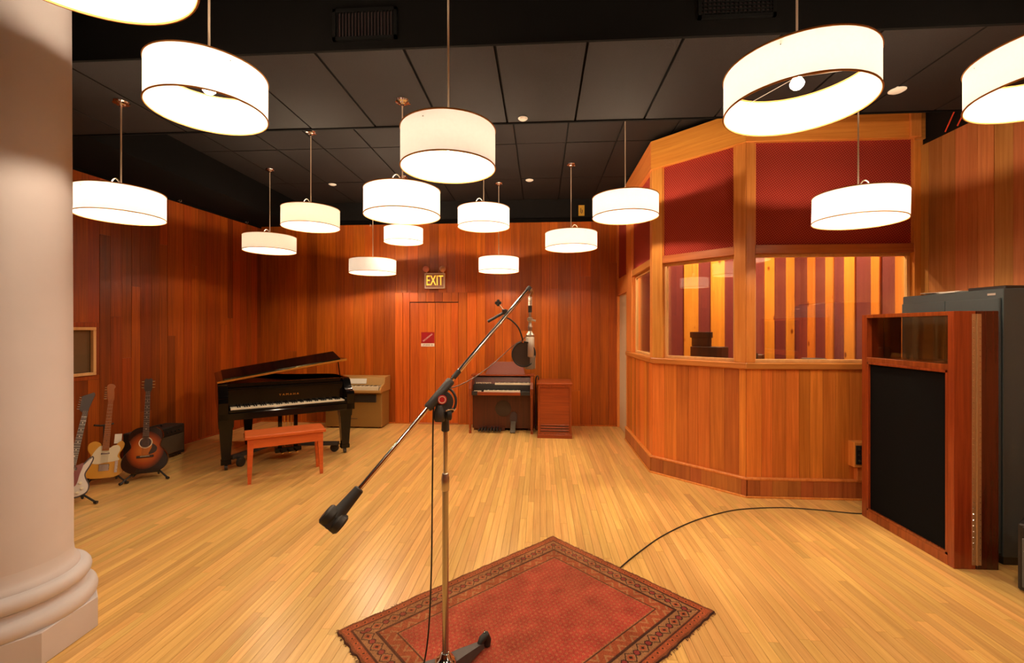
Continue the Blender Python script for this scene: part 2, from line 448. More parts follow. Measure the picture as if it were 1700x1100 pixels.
def planks(parent, F, x0, x1, z0, z1, mat, wmin=.105, wmax=.165, proud=.018, holes=(), joints=.5, seed=1, name='plank'):
    """vertical boards proud of the backing, with random butt joints; holes are (xa, xb, za, zb)"""
    r = random.Random(seed); x = x0
    while x < x1 - .01:
        w = r.uniform(wmin, wmax)
        if x1 - (x + w) < wmin * .6: w = x1 - x
        for e in sorted(e for h in holes for e in h[:2]):
            if x + .001 < e < x + w + wmin * .5 and e < x1: w = e - x; break
        cuts = [z0, z1]
        if r.random() < joints and z1 - z0 > 1.5: cuts.insert(1, r.uniform(z0 + .5, z1 - .5))
        segs = [(cuts[i], cuts[i + 1]) for i in range(len(cuts) - 1)]
        for (xa, xb, za, zb) in holes:
            if x + w > xa + .002 and x < xb - .002:
                ns = []
                for (a, b) in segs:
                    if b <= za or a >= zb: ns.append((a, b)); continue
                    if a < za - .02: ns.append((a, za))
                    if b > zb + .02: ns.append((zb, b))
                segs = ns
        for (a, b) in segs:
            piece(name, F, x + .0017, x + w - .0017, -proud - r.uniform(0, .004), 0, a + .0008, b - .0008, mat, parent)
        x += w

# ------------------------------------------------------------------ room shell
ZC = 3.85; ZS = 3.45; VB = 7.79; UR = 3.655; SV0, SV1 = 2.86, 4.0; UL = -4.25
FN = -2.2
LWx = lambda v: -4.975 - (7.79 - v) * .0816
I4 = Matrix.Identity(4)

floor = struct(MB().box(-6.1, 4.0, FN - .1, VB + .1, -.12, -.019).build('floor', M['subfloor']))
# strips of maple, running away from the camera
def build_floor():
    r = random.Random(3); w = .0572; boards = []
    u = -5.9; row = 0
    while u < UR:
        v = FN + r.uniform(-1.2, 0)
        while v < VB:
            L = r.uniform(.45, 1.75)
            a, b = max(v, FN), min(v + L, VB)
            if b - a > .02 and (LWx(b) < u + w or True): boards.append((u, a, b))
            v += L
        u += w; row += 1
    def seen(bd):
        uc = bd[0] + w / 2; best = 0
        for k in range(7):
            vc = bd[1] + (bd[2] - bd[1]) * k / 6
            Xc = uc * .99797 + vc * .06366; Yc = -uc * .06366 + vc * .99797
            if Yc < 2.2: continue
            px = 850 + 755 * Xc / Yc
            if 130 < px < 1700: best += (bd[2] - bd[1]) / Yc ** 3
        if 1.25 < uc and bd[1] > 4.9: best = 0
        if abs(uc) < 0.6 and 1.9 < bd[1] and bd[2] < 3.3: best = 0   # under the rug
        return best
    boards.sort(key=seen, reverse=True)
    for bd in boards[:300]:
        piece('floor_board', I4, bd[0] + .0009, bd[0] + w - .0009, bd[1] + .0006, bd[2] - .0006, -.019, r.uniform(-.0006, .0), M['floor'], floor)
    mb = MB()
    for bd in boards[300:]:
        mb.box(bd[0] + .0007, bd[0] + w - .0007, bd[1] + .0006, bd[2] - .0006, -.019, -.0003)
    o = mb.build('floor_boards_beyond', M['floor'], floor); o['kind'] = 'stuff'
build_floor()

ceil = struct(MB().box(-6.1, 4.0, FN - .1, VB + .1, ZC + .02, ZC + .12).build('ceiling', M['black']))
def tiles(parent, u0, u1, v0, v1, z, mat, us, vs, th=.02):
    r = random.Random(5)
    for i in range(len(us) - 1):
        for j in range(len(vs) - 1):
            a, b = max(us[i], u0), min(us[i + 1], u1); c, d = max(vs[j], v0), min(vs[j + 1], v1)
            if b - a < .03 or d - c < .03: continue
            dz = r.uniform(0, .004)
            piece('ceiling_tile', I4, a + .009, b - .009, c + .009, d - .009, z + dz, z + th, mat, parent)
us = [.295 + .59 * k for k in range(-10, 7)]
vs_far = [4.15 - 1.27 * k for k in range(5, 0, -1)] + [4.15, 5.42, 6.69, 7.79]
tiles(ceil, UL, UR, SV1, VB, ZC, M['tile'], us, vs_far)
tiles(ceil, -5.8, UR, FN, SV0, ZC, M['tile'], us, vs_far)
# dropped duct soffit across the room
sof = struct(MB().box(-5.95, UR + .02, SV0, SV1, ZS + .018, ZC + .02).build('ceiling_soffit', M['soffit']))
tiles(sof, -5.6, UR, SV0 + .02, SV1 - .02, ZS, M['tile'], us, [SV0, SV1])
for (a, b, c, d) in ((-5.9, UR, SV0, SV0 + .02), (-5.9, UR, SV1 - .02, SV1)):
    piece('edge_strip', I4, a, b, c, d, ZS - .004, ZS + .02, M['soffit'], sof)
# soffit along the left wall
sl = MB().box(-5.9, UL, SV1, VB, ZS, ZC + .02).build('ceiling_soffit', M['soffit']); struct(sl)
MB().box(-5.9, UL, FN, SV0, ZS, ZC + .02).build('soffit_box', M['soffit'], sl)

# back wall
FB, LB = frame((-4.975, VB), (1.285, VB))
wb = struct(MB().box(-.3, LB + .2, 0, .15, 0, ZC + .02).build('wall_back', M['black'], mw=FB))
DX0, DX1 = 2.445, 3.865      # casing in wall x (u -2.53 .. -1.11)
planks(wb, FB, 0, LB, .0, 3.46, M['plank_wall'], holes=[(DX0, DX1, 0, 2.27)], seed=11, wmin=.13, wmax=.21)
boxo('black_band', FB, 0, LB, -.012, 0, 3.53, ZC, M['black'], wb, 0)
boxo('cornice', FB, 0, LB, -.03, 0, 3.462, 3.53, M['soffit'], wb)
boxo('shoe_moulding', FB, 0, LB, -.034, -.02, 0, .02, M['plank_wall'], wb)
# left wall
P0 = (LWx(FN), FN); FL, LL = frame(P0, (-4.975, VB))
wl = struct(MB().box(-.2, LL + .15, 0, .15, 0, ZC + .02).build('wall_left', M['black'], mw=FL))
wx0, wx1, wz0, wz1 = 6.60, 7.165, 1.145, 1.63
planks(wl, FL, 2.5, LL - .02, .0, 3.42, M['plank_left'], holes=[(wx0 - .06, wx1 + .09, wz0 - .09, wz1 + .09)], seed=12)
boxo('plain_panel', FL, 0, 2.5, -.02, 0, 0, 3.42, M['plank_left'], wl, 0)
boxo('black_band', FL, 0, LL, -.028, 0, 3.42, ZS, M['soffit'], wl, 0)
boxo('shoe_moulding', FL, 0, LL - .03, -.034, -.02, 0, .02, M['plank_left'], wl)
# left wall window with pale frame
w1 = struct(MB().box(wx0, wx1, -.006, .0, wz0, wz1).build('window_1', M['glass_dark'], mw=FL))
for nm, a in (('outer_frame', (wx0 - .06, wx1 + .09, -.022, 0, wz1 + .035, wz1 + .09)), ('outer_frame', (wx0 - .06, wx1 + .09, -.022, 0, wz0 - .09, wz0 - .035)),
              ('outer_frame', (wx1 + .035, wx1 + .09, -.022, 0, wz0 - .035, wz1 + .035)), ('outer_frame', (wx0 - .06, wx0 - .035, -.022, 0, wz0 - .035, wz1 + .035))):
    boxo(nm, FL, *a, M['plank_left'], w1)
for a in ((wx0 - .035, wx1 + .035, -.045, 0, wz1, wz1 + .035), (wx0 - .035, wx1 + .035, -.045, 0, wz0 - .035, wz0),
          (wx1, wx1 + .035, -.045, 0, wz0, wz1), (wx0 - .035, wx0, -.045, 0, wz0, wz1)):
    boxo('window_frame', FL, *a, M['trim_light'], w1)
boxo('blind', FL, wx0 + .2, wx1 - .005, -.004, -.002, wz0 + .005, wz1 - .005, plain('taupe_blind', (.20, .13, .07), .8), w1, 0)
# right wall
FR, LR = frame((UR, 4.62), (UR, FN))
wr = struct(MB().box(0, LR + .2, .0, .15, 0, ZC + .02).build('wall_right', M['black'], mw=FR))
planks(wr, FR, 0, 3.4, 0, 3.40, M['plank_right'], wmin=.09, wmax=.15, seed=13, joints=.35)
boxo('plain_panel', FR, 3.4, LR, -.02, 0, 0, 3.40, M['plank_right'], wr, 0)
# wall behind the camera
FF, LF = frame((UR + .2, FN), (-6.1, FN))
wf = struct(MB().box(0, LF, 0, .15, 0, ZC + .02).build('wall_front', M['plank_wall'], mw=FF))

# back door with casing
door = struct(MB().box(DX0, DX1, -.012, 0, 0, 2.27).build('door_1', M['ink'], mw=FB))
for a in ((DX0, DX0 + .135), (DX0 + .14, DX0 + .255), (3.555, 3.70), (3.705, DX1)):
    boxo('casing', FB, a[0] + .001, a[1], -.036, -.012, 0.02, 2.27, M['door_wood'], door, .002)
x = DX0 + .257
for w in (.15, .14, .15, .14, .16, .11):
    boxo('casing_head', FB, x, x + w - .003, -.036, -.012, 2.11, 2.27, M['door_wood'], door, .002); x += w
for x, w in ((2.71, .15), (2.862, .145), (3.009, .138), (3.154, .14), (3.296, .13), (3.428, .122)):
    boxo('door_plank', FB, x, x + w, -.030, -.012, .02, 2.093, M['door_wood'], door, .002)
boxo('threshold', FB, 2.70, 3.555, -.045, -.012, 0, .02, M['booth_rail'], door, .003)
for k, (px, pz) in enumerate(((3.09, 1.09), (3.20, 1.10))):
    k_ = MB(); k_.lathe([(.024, 0), (.026, .006), (.02, .01)], 16, FB @ Matrix.Translation((px, -.030, pz)) @ Matrix.Rotation(PI / 2, 4, 'X'))
    k_.lathe([(.009, 0), (.009, .03), (.022, .04), (.026, .052), (.018, .064), (0, .067)], 16, FB @ Matrix.Translation((px, -.036, pz)) @ Matrix.Rotation(PI / 2, 4, 'X'))
    k_.build('door_knob' if k else 'lock_cylinder', M['brass'] if k else M['nickel'], door, 40)
def wallthing(name, label, cat, F, x, y, z, group=None):
    o = thing(name, label, cat, group=group); o.matrix_world = F @ Matrix.Translation((x, y, z)); return o
t = wallthing('door_sign', 'small red square sign with diagonal pale writing over a white strip on the back door', 'sign', FB, 3.02, -.031, 1.40)
MB().box(-.115, .115, -.004, 0, 0, .185, .001).build('red_plate', M['sign_red'], t)
MB().box(-.118, .118, -.004, 0, -.062, -.008, .001).build('white_strip', M['sign_white'], t)
text('lettering', 'RECORDING', .036, M['sign_white'], t, loc=(0, -.0045, .092), rot=(PI / 2, -math.radians(38), 0), depth=.0005)
text('lettering', 'STUDIO  B', .036, M['ink'], t, loc=(0, -.0045, -.035), depth=.0005)
# exit sign
t = wallthing('exit_sign', 'lit EXIT sign with two round emergency lamp heads above the back door', 'sign', FB, 3.15, -.022, 2.335)
MB().box(-.178, .178, -.05, 0, 0, .27, .006).build('housing', M['exit_frame'], t)
MB().box(-.155, .155, -.053, -.048, .02, .25, .001).build('face_plate', M['exit_face'], t)
text('lettering', 'EXIT', .245, M['exit_text'], t, loc=(0, -.0545, .132), depth=.001, sx=.60)
for s, mt in ((-1, 'red_lens'), (1, 'pink_lens')):
    b = MB(); b.lathe([(.012, 0), (.035, .012), (.052, .04), (.056, .055), (.05, .062), (0, .066)], 20, Matrix.Translation((s * .145, -.02, .335)) @ Matrix.Rotation(PI / 2, 4, 'X'))
    h = b.build('lamp_head', M[mt], t, 50)
    MB().cyl((s * .145, -.02, .268), (s * .145, -.02, .30), .008).build('swivel', M['exit_frame'], h)
# small eye hooks along the panelling tops
for F, x, z, lab in ((FL, 7.75, 3.44, 'tiny metal eye hook at the top of the left wall nearest the column'), (FL, 8.30, 3.44, 'tiny metal eye hook above the left wall, second from the column'),
                     (FL, 9.60, 3.44, 'tiny metal eye hook at the top of the left wall near the corner'), (FB, 2.02, 3.44, 'tiny metal eye hook at the top of the back wall')):
    t = wallthing('eye_hook', lab, 'hook', F, x, -.024, z, 'eye hooks along the wall tops')
    MB().cyl((0, 0, 0), (0, -.03, 0), .004, seg=8).build('shank', M['nickel'], t, 40)
    MB().tube([(0, -.045 + .018 * math.cos(a), -.0 + .018 * math.sin(a)) for a in np.linspace(0, 2 * PI, 13)[:-1]], .004, 6, closed=True).build('eye', M['nickel'], t, 60)
# yellow plate on the black band
yp = MB(); yp.box(-.05, .05, -.012, 0, 0, .18, .003)
t = wallthing('alarm_plate', 'small yellow plate with a black curl on the black band above the back wall', 'plate', FB, 5.66, -.012, 3.56)
yp.build('yellow_plate', M['yellow'], t)
MB().tube([(-.012, -.014, .13), (-.014, -.014, .06), (0, -.014, .04), (.014, -.014, .06), (.012, -.014, .10)], .006, 6).build('hook_mark', M['ink'], t)

# ------------------------------------------------------------------ booth
A0, A1, A2, A3 = (1.285, VB), (1.285, 5.335), (2.012, 4.608), (UR, 4.608)
ZR0, ZR1, ZG1, ZP0, ZP1, ZT = 1.25, 1.315, 2.385, 2.47, 3.475, 3.80
def booth_face(name, P, Q, bays, seed, door_bay=None, ext0=0., ext1=0., xs=0.):
    """bays: list of (x0, x1) openings in face x; posts fill the rest"""
    F, L = frame(P, Q)
    root = struct(MB().box(xs, L, .0, .11, 0, ZR0).build(name, M['booth_skirt'], mw=F))
    planks(root, F, xs, L, .19, ZR0, M['plank_booth'], wmin=.10, wmax=.15, proud=.002, seed=seed, joints=0)
    # skirting of short upright boards, rounded cap
    r = random.Random(seed + 5); x = xs; cap1 = L + ext1 * .04
    while x < L:
        w = min(r.uniform(.11, .17), L + .015 * bool(ext1) - x)
        if w < .01: break
        piece('skirting_board', F, x, x + w - .002, -.034, 0, .0, .17, M['booth_skirt'], root); x += w
    boxo('skirting_cap', F, xs - .016 * bool(ext0), L + .016 * bool(ext1), -.04, 0, .17, .195, M['booth_trim'], root, .006)
    boxo('shoe_moulding', F, xs - .016 * bool(ext0), L + .018 * bool(ext1), -.048, -.034, 0, .018, M['booth_trim'], root, .003)
    boxo('sill_rail', F, xs - .013 * bool(ext0), L + .013 * bool(ext1), -.032, .11, ZR0, ZR1, M['booth_rail'], root, .010)
    boxo('beam', F, xs - .01 * bool(ext0), L + .01 * bool(ext1), -.024, .11, ZP1, ZT, M['booth_beam'], root, .004)
    edges = [xs] + [e for b in bays for e in b] + [L]
    for i in range(0, len(edges), 2):
        a, b = edges[i], edges[i + 1]
        if b - a > .005: boxo('post', F, a, b, -.008, .11, ZR1, ZP1, M['booth_trim'], root, .003)
    for (a, b) in bays:
        boxo('lintel', F, a, b, -.004, .11, ZG1, ZP0, M['booth_rail'], root, .004)
        boxo('fabric_panel', F, a, b, .022, .05, ZP0, ZP1, M['fabric'], root, 0)
        for (c, d, e, f) in ((a, a + .012, ZP0, ZP1), (b - .012, b, ZP0, ZP1)):
            boxo('panel_bead', F, c, d, .006, .024, e, f, M['booth_trim'], root, .002)
    return root, F, L
side, FS_, LS_ = booth_face('wall_booth_side', A0, A1, [(1.27, 2.35)], 21, ext1=1, xs=.92)
corner, FC_, LC_ = booth_face('wall_booth_corner', A1, A2, [(.125, .915)], 22, ext0=1, ext1=1)
front, FF_, LF_ = booth_face('wall_booth_front', A2, A3, [(.085, 1.565)], 23, ext0=1)
# upper part and casing over the cream door at the end of the side wall
boxo('beam', FS_, 0, .92, -.024, .11, ZP1, ZT, M['booth_beam'], side)
boxo('fabric_panel', FS_, .06, .86, .022, .05, ZP0, ZP1, M['fabric'], side, 0)
boxo('lintel', FS_, 0, .92, -.006, .11, 2.20, ZP0, M['booth_trim'], side)
boxo('post', FS_, 0, .06, -.008, .11, 0, 2.20, M['booth_trim'], side); boxo('post', FS_, .0, .06, -.008, .11, ZP0, ZP1, M['booth_trim'], side)
boxo('post', FS_, .86, .92, -.008, .11, 0, 2.20, M['booth_trim'], side); boxo('post', FS_, .86, .92, -.008, .11, ZP0, ZP1, M['booth_trim'], side)
d2 = struct(MB().box(.06, .86, .03, .07, .0, 2.20, .003).build('door_2', M['cream'], mw=FS_))
MB().lathe([(.008, 0), (.008, .03), (.024, .04), (.024, .055), (0, .06)], 14, FS_ @ Matrix.Translation((.78, .03, 1.15)) @ Matrix.Rotation(PI / 2, 4, 'X')).build('door_knob', M['brass'], d2, 40)
for k, (F, a, b) in enumerate(((FS_, 1.27, 2.35), (FC_, .125, .915), (FF_, .085, 1.565))):
    w = struct(MB().box(a + .03, b - .03, .060, .066, ZR1 + .03, ZG1 - .03).build('window_%d' % (k + 2), M['glass'], mw=F))
    boxo('inner_pane', F, a + .03, b - .03, .092, .098, ZR1 + .03, ZG1 - .03, M['glass'], w, 0)
    for q in ((a, b, ZR1, ZR1 + .03), (a, b, ZG1 - .03, ZG1), (a, a + .03, ZR1 + .03, ZG1 - .03), (b - .03, b, ZR1 + .03, ZG1 - .03)):
        boxo('window_frame', F, q[0], q[1], .045, .085, q[2], q[3], M['trim_light'], w, .003)
# end block of the front beam and filler beside the right wall
boxo('beam_block', FF_, 1.50, 1.60, -.05, -.024, ZP1, ZT, M['booth_trim'], front)
boxo('beam_block', FF_, 1.565, 1.643, -.04, .0, ZP1 - .02, ZT, M['booth_rail'], front)
# the top of the booth and its inside
struct(MB().prism([(1.39, 6.7), (1.39, 5.40), (2.07, 4.72), (UR, 4.72), (UR, 6.7)], ZP1, ZP1 + .05).build('ceiling_booth', M['black']))
VI = 6.6
FI, LI = frame((1.40, VI), (UR, VI))
wi = struct(MB().box(0, LI, 0, .08, 0, ZP1).build('wall_booth_back', M['fabric_in'], mw=FI))
for x, w in ((.20, .18), (.62, .20), (.99, .19), (1.73, .13), (2.02, .11)):
    boxo('pine_board', FI, x, x + w, -.022, 0, .1, ZP1 - .02, M['pine'], wi, .003)
FJ, LJ = frame((UR, VI), (UR, 4.72))
wj = struct(MB().box(0, LJ, -.03, 0, 0, ZP1).build('wall_booth_right', M['fabric_in'], mw=FJ))
for x, w in ((.19, .15), (.58, .15), (.94, .18), (1.38, .13), (1.72, .14)):
    boxo('pine_board', FJ, x, x + w, -.052, -.03, .1, ZP1 - .02, M['pine'], wj, .003)
FK, LK = frame((1.40, 5.45), (1.40, 5.25))
wk = struct(boxo('wall_booth_partition', frame((1.40, VI + .1), (1.285 + .12, 5.9))[0], 0, .08, 0, .03, 0, ZP1, M['pine'], None, 0))
# unseen booth lamps, added to light the boards behind the glass
for k, (u, v, lab) in enumerate(((2.25, 5.75, 'recessed downlight added out of sight in the booth ceiling nearer the cream door'), (3.0, 5.5, 'recessed downlight added out of sight in the booth ceiling nearer the right wall'))):
    t = thing('booth_fill_light', lab, 'light', (u, v, ZP1 - .02))
    MB().lathe([(.10, 0), (.10, .02), (.075, .02), (.075, .0)], 24, caps=False).build('ring', M['white_disc'], t)
    la = bpy.data.lights.new('fill_light', 'AREA'); la.shape = 'DISK'; la.size = .14; la.energy = 105; la.color = (1, .72, .42)
    lo = bpy.data.objects.new('fill_light', la); COL.objects.link(lo); lo.parent = t; lo.location = (0, 0, .004)
# equipment on the desk behind the glass
t = thing('equipment_desk', 'dark desk standing behind the booth windows', 'desk', (2.35, 5.25, 0), -.55)
MB().box(-.75, .75, -.15, .2, 1.18, 1.22, .005).build('desktop', M['organ_dark'], t)
for s in (-.7, .66): MB().box(s, s + .04, -.14, .19, 0, 1.18).build('leg', M['organ_dark'], t)
def gear(name, label, cat, px_u, v, w, d, h, rz, z=1.22):
    t = thing(name, label, cat, (px_u, v, z), rz); MB().box(-w / 2, w / 2, -d / 2, d / 2, 0, h, .006).build('case', M['screen'], t); return t
t = gear('rack_unit', 'black equipment case with small knobs behind the corner booth window', 'equipment', 1.95, 5.42, .36, .2, .22, -.75)
for k in range(5): MB().cyl((-.1 + .06 * k, -.1, .07), (-.1 + .06 * k, -.115, .07), .011, seg=10).build('knob', M['nickel'], t, 40)
t = gear('equipment_monitor', 'black monitor standing on the case behind the corner booth window', 'monitor', 1.88, 5.47, .22, .05, .16, -.75, 1.44)
MB().box(-.125, .125, -.035, .02, .10, .17, .004).build('hood', M['screen'], t)
t = gear('small_black_box', 'low black box at the right of the corner booth window', 'equipment', 2.33, 5.13, .18, .1, .15, -.6)
t = gear('mixer_box', 'low black box behind the front booth window', 'equipment', 2.86, 4.97, .22, .1, .12, -.5)
t = thing('small_clip', 'tiny black clip standing up behind the left of the front booth window', 'clip', (2.17, 4.70, ZR1))
MB().box(-.03, .03, -.015, .015, 0, .015, .003).box(-.02, -.005, -.008, .008, .015, .09, .002).build('clip_body', M['screen'], t)
# headphone outlet box at the foot of the booth
t = wallthing('outlet_box', 'pale wooden outlet box with black socket plate low on the booth front', 'outlet box', FF_, 1.045, -.002, .33)
MB().box(-.09, .12, -.09, 0, 0, .24, .004).build('box_body', M['booth_trim'], t)
MB().box(-.035, .12, -.05, 0, -.14, -.001, .004).build('conduit_cover', M['booth_trim'], t)
pl = MB().box(-.078, .05, -.098, -.09, .03, .21, .003).build('socket_plate', M['screen'], t)
for i in range(2):
    for j in range(3):
        MB().lathe([(.012, 0), (.012, .004), (.006, .004)], 12, Matrix.Translation((-.045 + .05 * i, -.098, .065 + .055 * j)) @ Matrix.Rotation(PI / 2, 4, 'X')).build('socket', M['nickel'], pl, 40)
# red cables at the top of the right wall
t = thing('red_cables', 'two thin red cables hanging in the dark gap above the right wall', 'cable', (3.62, 4.4, 3.42))
MB().tube([(0, -.08, -.005), (-.05, -.25, .14), (-.06, -.6, .2)], .006, 6).build('cable_strand', M['red_cable'], t, 60)
MB().tube([(0, -.20, -.005), (-.04, -.35, .12), (-.05, -.7, .2)], .006, 6).build('cable_strand', M['red_cable'], t, 60)
# vents on the soffit face
def vent(u, z, w, h, lab, n, cross):
    t = thing('air_vent', lab, 'vent', (u, SV0, z), group='vents on the duct soffit')
    f = MB()
    for a in ((-w / 2, w / 2, -.02, 0, -h / 2, -h / 2 + .02), (-w / 2, w / 2, -.02, 0, h / 2 - .02, h / 2), (-w / 2, -w / 2 + .02, -.02, 0, -h / 2, h / 2), (w / 2 - .02, w / 2, -.02, 0, -h / 2, h / 2)): f.box(*a)
    f.build('frame', M['vent'], t); MB().box(-w / 2, w / 2, -.003, 0, -h / 2, h / 2).build('backing', M['ink'], t)
    for k in range(n):
        x = -w / 2 + .02 + (w - .04) * (k + .5) / n
        MB().box(x - .003, x + .003, -.017, -.003, -h / 2 + .02, h / 2 - .02).build('slat', M['vent'], t)
    if cross:
        for k in range(cross):
            z_ = -h / 2 + .02 + (h - .04) * (k + .5) / cross
            MB().box(-w / 2 + .02, w / 2 - .02, -.016, -.003, z_ - .003, z_ + .003).build('slat', M['vent'], t)
vent(-1.127, 3.60, .42, .20, 'black slatted air vent on the dark soffit above the cream shade', 18, 0)
vent(1.19, 3.64, .46, .20, 'black egg-crate air vent on the dark soffit left of the large right lamp', 16, 7)
# sprinkler covers
for (u, v, z, r, lab) in ((-.155, 3.90, ZS, .036, 'small white ceiling disc on the dark tiles right of the cream shade'), (-3.18, 6.76, ZC, .05, 'far small white ceiling disc beyond the ivory shade at left'),
                          (-.171, 6.755, ZC, .05, 'far small white ceiling disc above the middle of the back wall'), (2.69, 3.62, ZS, .05, 'white ceiling disc on the dark soffit near the right lamps')):
    t = thing('ceiling_disc', lab, 'sprinkler cover', (u, v, z))
    MB().lathe([(0, -.012), (r * .8, -.012), (r, -.006), (r, .01)], 24).build('cover', M['white_disc'], t, 40)
    MB().lathe([(r, -.003), (r * 1.15, -.002), (r * 1.15, .006)], 24, caps=False).build('ring', M['white_disc'], t, 40)

# ------------------------------------------------------------------ pendant lamps
def lamp(u, v, zb, r, ztop, mat, label, tilt=(0, 0), pw=1., loop=True, loop_dir=PI, h=.20, seed=0):
    t = thing('pendant_lamp', label, 'lamp', (u, v, zb), group='drum pendant lamps hanging from the black ceiling')
    T = Matrix.Rotation(tilt[0], 4, 'X') @ Matrix.Rotation(tilt[1], 4, 'Y')
    sh = MB().lathe([(r, 0), (r, h)], 64, T, caps=False).build('shade', M[mat], t, 60)
    for z in (0.0, h):
        ring = [T @ Vector(((r + .0005) * math.cos(a), (r + .0005) * math.sin(a), z)) for a in np.linspace(0, 2 * PI, 65)[:-1]]
        MB().tube(ring, (.0042 if r < .31 else .0048), 6, closed=True).build('rim', M['rim'], sh, 60)
    sp = MB(); zs = h - .03
    for k in range(3):
        a = 2 * PI * k / 3 + .5 + seed
        sp.cyl((0, 0, zs - .01), (r * math.cos(a), r * math.sin(a), zs), .0025, seg=6, mat=T)
    sp.lathe([(.02, zs - .02), (.022, zs)], 16, T)
    sp.build('spider', M['chrome'], t, 40)
    MB().lathe([(0, .095), (.018, .099), (.03, .112), (.033, .125), (.026, .141), (.015, .154), (.013, .158)], 16, T).build('bulb', M['bulb'] if pw == 1 else bulb_mat(pw), t, 60)
    MB().lathe([(.015, .155), (.017, .158), (.017, h - .02), (.012, h - .01), (.006, h)], 16, T).build('socket', M['nickel'], t, 40)
    Z = ztop - zb
    MB().tube([(0, 0, h - .03), (0, 0, Z - .01)], .0055 if ztop > 0 else .004, 8).build('cord', M['cord'], t, 60)
    if loop:
        c = Vector((math.cos(loop_dir), math.sin(loop_dir), 0)); R = .05
        hl = .055 + r * (zb + h - 1.65) / math.hypot(u, v)
        MB().tube([tuple(c * (R - R * math.cos(a)) + Vector((0, 0, h - .01 + hl * math.sin(a)))) for a in np.linspace(0, PI, 12)], .005, 8).build('cord_loop', M['loop'], t, 60)
    cn = MB().lathe([(0, Z - .045), (.010, Z - .044), (.013, Z - .03), (.028, Z - .026), (.032, Z - .018), (.054, Z - .012), (.058, Z)], 28).build('canopy', M['chrome'], t, 30)
    MB().cyl((.05, .02, Z - .018), (.05, .02, Z - .006), .009, seg=10).build('screw', M['chrome'], cn, 40)
    return t
_bm = {}
def bulb_mat(pw):
    if pw not in _bm: _bm[pw] = emit('lit_bulb_%d' % round(pw * 100), LAMP_COL, BULB * pw)
    return _bm[pw]
LAMPS = [
 (-1.476, 1.309, 2.82, .35, ZC, 'shade', 'white drum pendant cut by the top left corner of the picture beside the column', (0, 0), 1, False),
 (-1.69, 2.217, 2.75, .266, ZC, 'shade', 'near left open drum pendant showing its bulb, between column and cream shade', (0, 0), 1, False),
 (-3.336, 3.415, 2.535, .29, ZS, 'shade', 'white drum pendant half hidden behind the white column', (0, 0), .85, True),
 (-3.749, 6.074, 2.72, .335, ZC, 'shade_pale', 'far left pale drum pendant above the grand piano lid', (0, 0), .8, True),
 (-2.576, 4.946, 2.785, .305, ZC, 'shade_yellow', 'ivory drum pendant above the left wall corner, second from the column', (0, 0), 1, True),
 (-1.095, 3.537, 2.54, .295, ZS, 'shade', 'bright white drum pendant partly behind the large cream shade', (0, 0), 1, True),
 (-.494, 2.403, 2.506, .25, ZC, 'shade_warm', 'large cream drum pendant at the top centre with a tan rim', (0, 0), .9, False),
 (-1.99, 6.486, 2.90, .276, ZC, 'shade', 'small deep drum pendant just below the bright white one, left of the exit sign', (0, 0), 1, False),
 (-2.583, 6.849, 2.50, .350, ZC, 'shade_warm', 'lowest left drum pendant on a thin cord over the dark back wall', (0, 0), 1.25, False),
 (-.629, 4.97, 2.765, .283, ZC, 'shade', 'white drum pendant right of the cream shade over the exit door', (0, 0), 1, True),
 (-.64, 6.873, 2.515, .304, ZC, 'shade', 'lowest drum pendant hanging right of the exit sign', (0, 0), 1, False),
 (.402, 6.138, 2.725, .345, ZC, 'shade', 'drum pendant over the organ speaker cabinet near the booth', (0, 0), 1, True),
 (.85, 4.664, 2.775, .325, ZC, 'shade', 'drum pendant hanging just left of the booth corner panels', (0, 0), 1, False),
 (2.437, 3.663, 2.475, .304, ZS, 'shade', 'drum pendant in front of the wide burgundy booth panel', (0, math.radians(1.5)), 1, True),
 (1.32, 2.439, 2.79, .345, ZC, 'shade', 'largest near right drum pendant with bare bulb visible from below', (0, 0), 1, False),
 (2.571, 2.419, 2.82, .35, ZC, 'shade', 'white drum pendant cut by the right edge of the picture', (0, 0), 1, False),
]
for k, L in enumerate(LAMPS):
    u, v, zb, r, zt, mt, lab, tl, pw, lp = L
    lamp(u, v, zb, r, zt, mt, lab, tl, pw, lp, loop_dir=(0 if k in (11, 13) else PI), seed=k)
for (u, v, lab) in ((-.9, .1, 'added unseen drum pendant behind the camera at left'), (.9, .5, 'added unseen drum pendant behind the camera in the middle'), (2.5, .3, 'added unseen drum pendant behind the camera at right')):  # extra lamps out of view, added to keep the foreground light consistent
    lamp(u, v, 2.8, .33, ZC, 'shade', lab, loop=False)

# ------------------------------------------------------------------ column
t = thing('column', 'thick off-white round column with moulded base at the left edge', 'column', (-2.81, 2.20, 0), .0637)
oc = [(.395 * math.cos(PI / 8 + k * PI / 4), .395 * math.sin(PI / 8 + k * PI / 4)) for k in range(8)]
MB().prism(oc, 0, .165, bev=.004).build('plinth', M['stone'], t)
prof = [(.365, .166), (.372, .18), (.374, .20), (.368, .222), (.352, .238), (.334, .243), (.322, .250), (.318, .262), (.322, .275)]
for k in range(9):
    a = -PI / 2 + PI * k / 8; prof.append((.312 + .036 * math.cos(a), .315 + .04 * math.sin(a)))
prof += [(.30, .357), (.298, .372), (.286, .385), (.276, .41), (.272, .45)]
MB().lathe(prof, 72).build('moulded_base', M['stone'], t, 50)
MB().lathe([(.272, .45), (.270, 1.5), (.266, 2.6), (.262, ZC)], 72).build('shaft', M['stone'], t, 50)

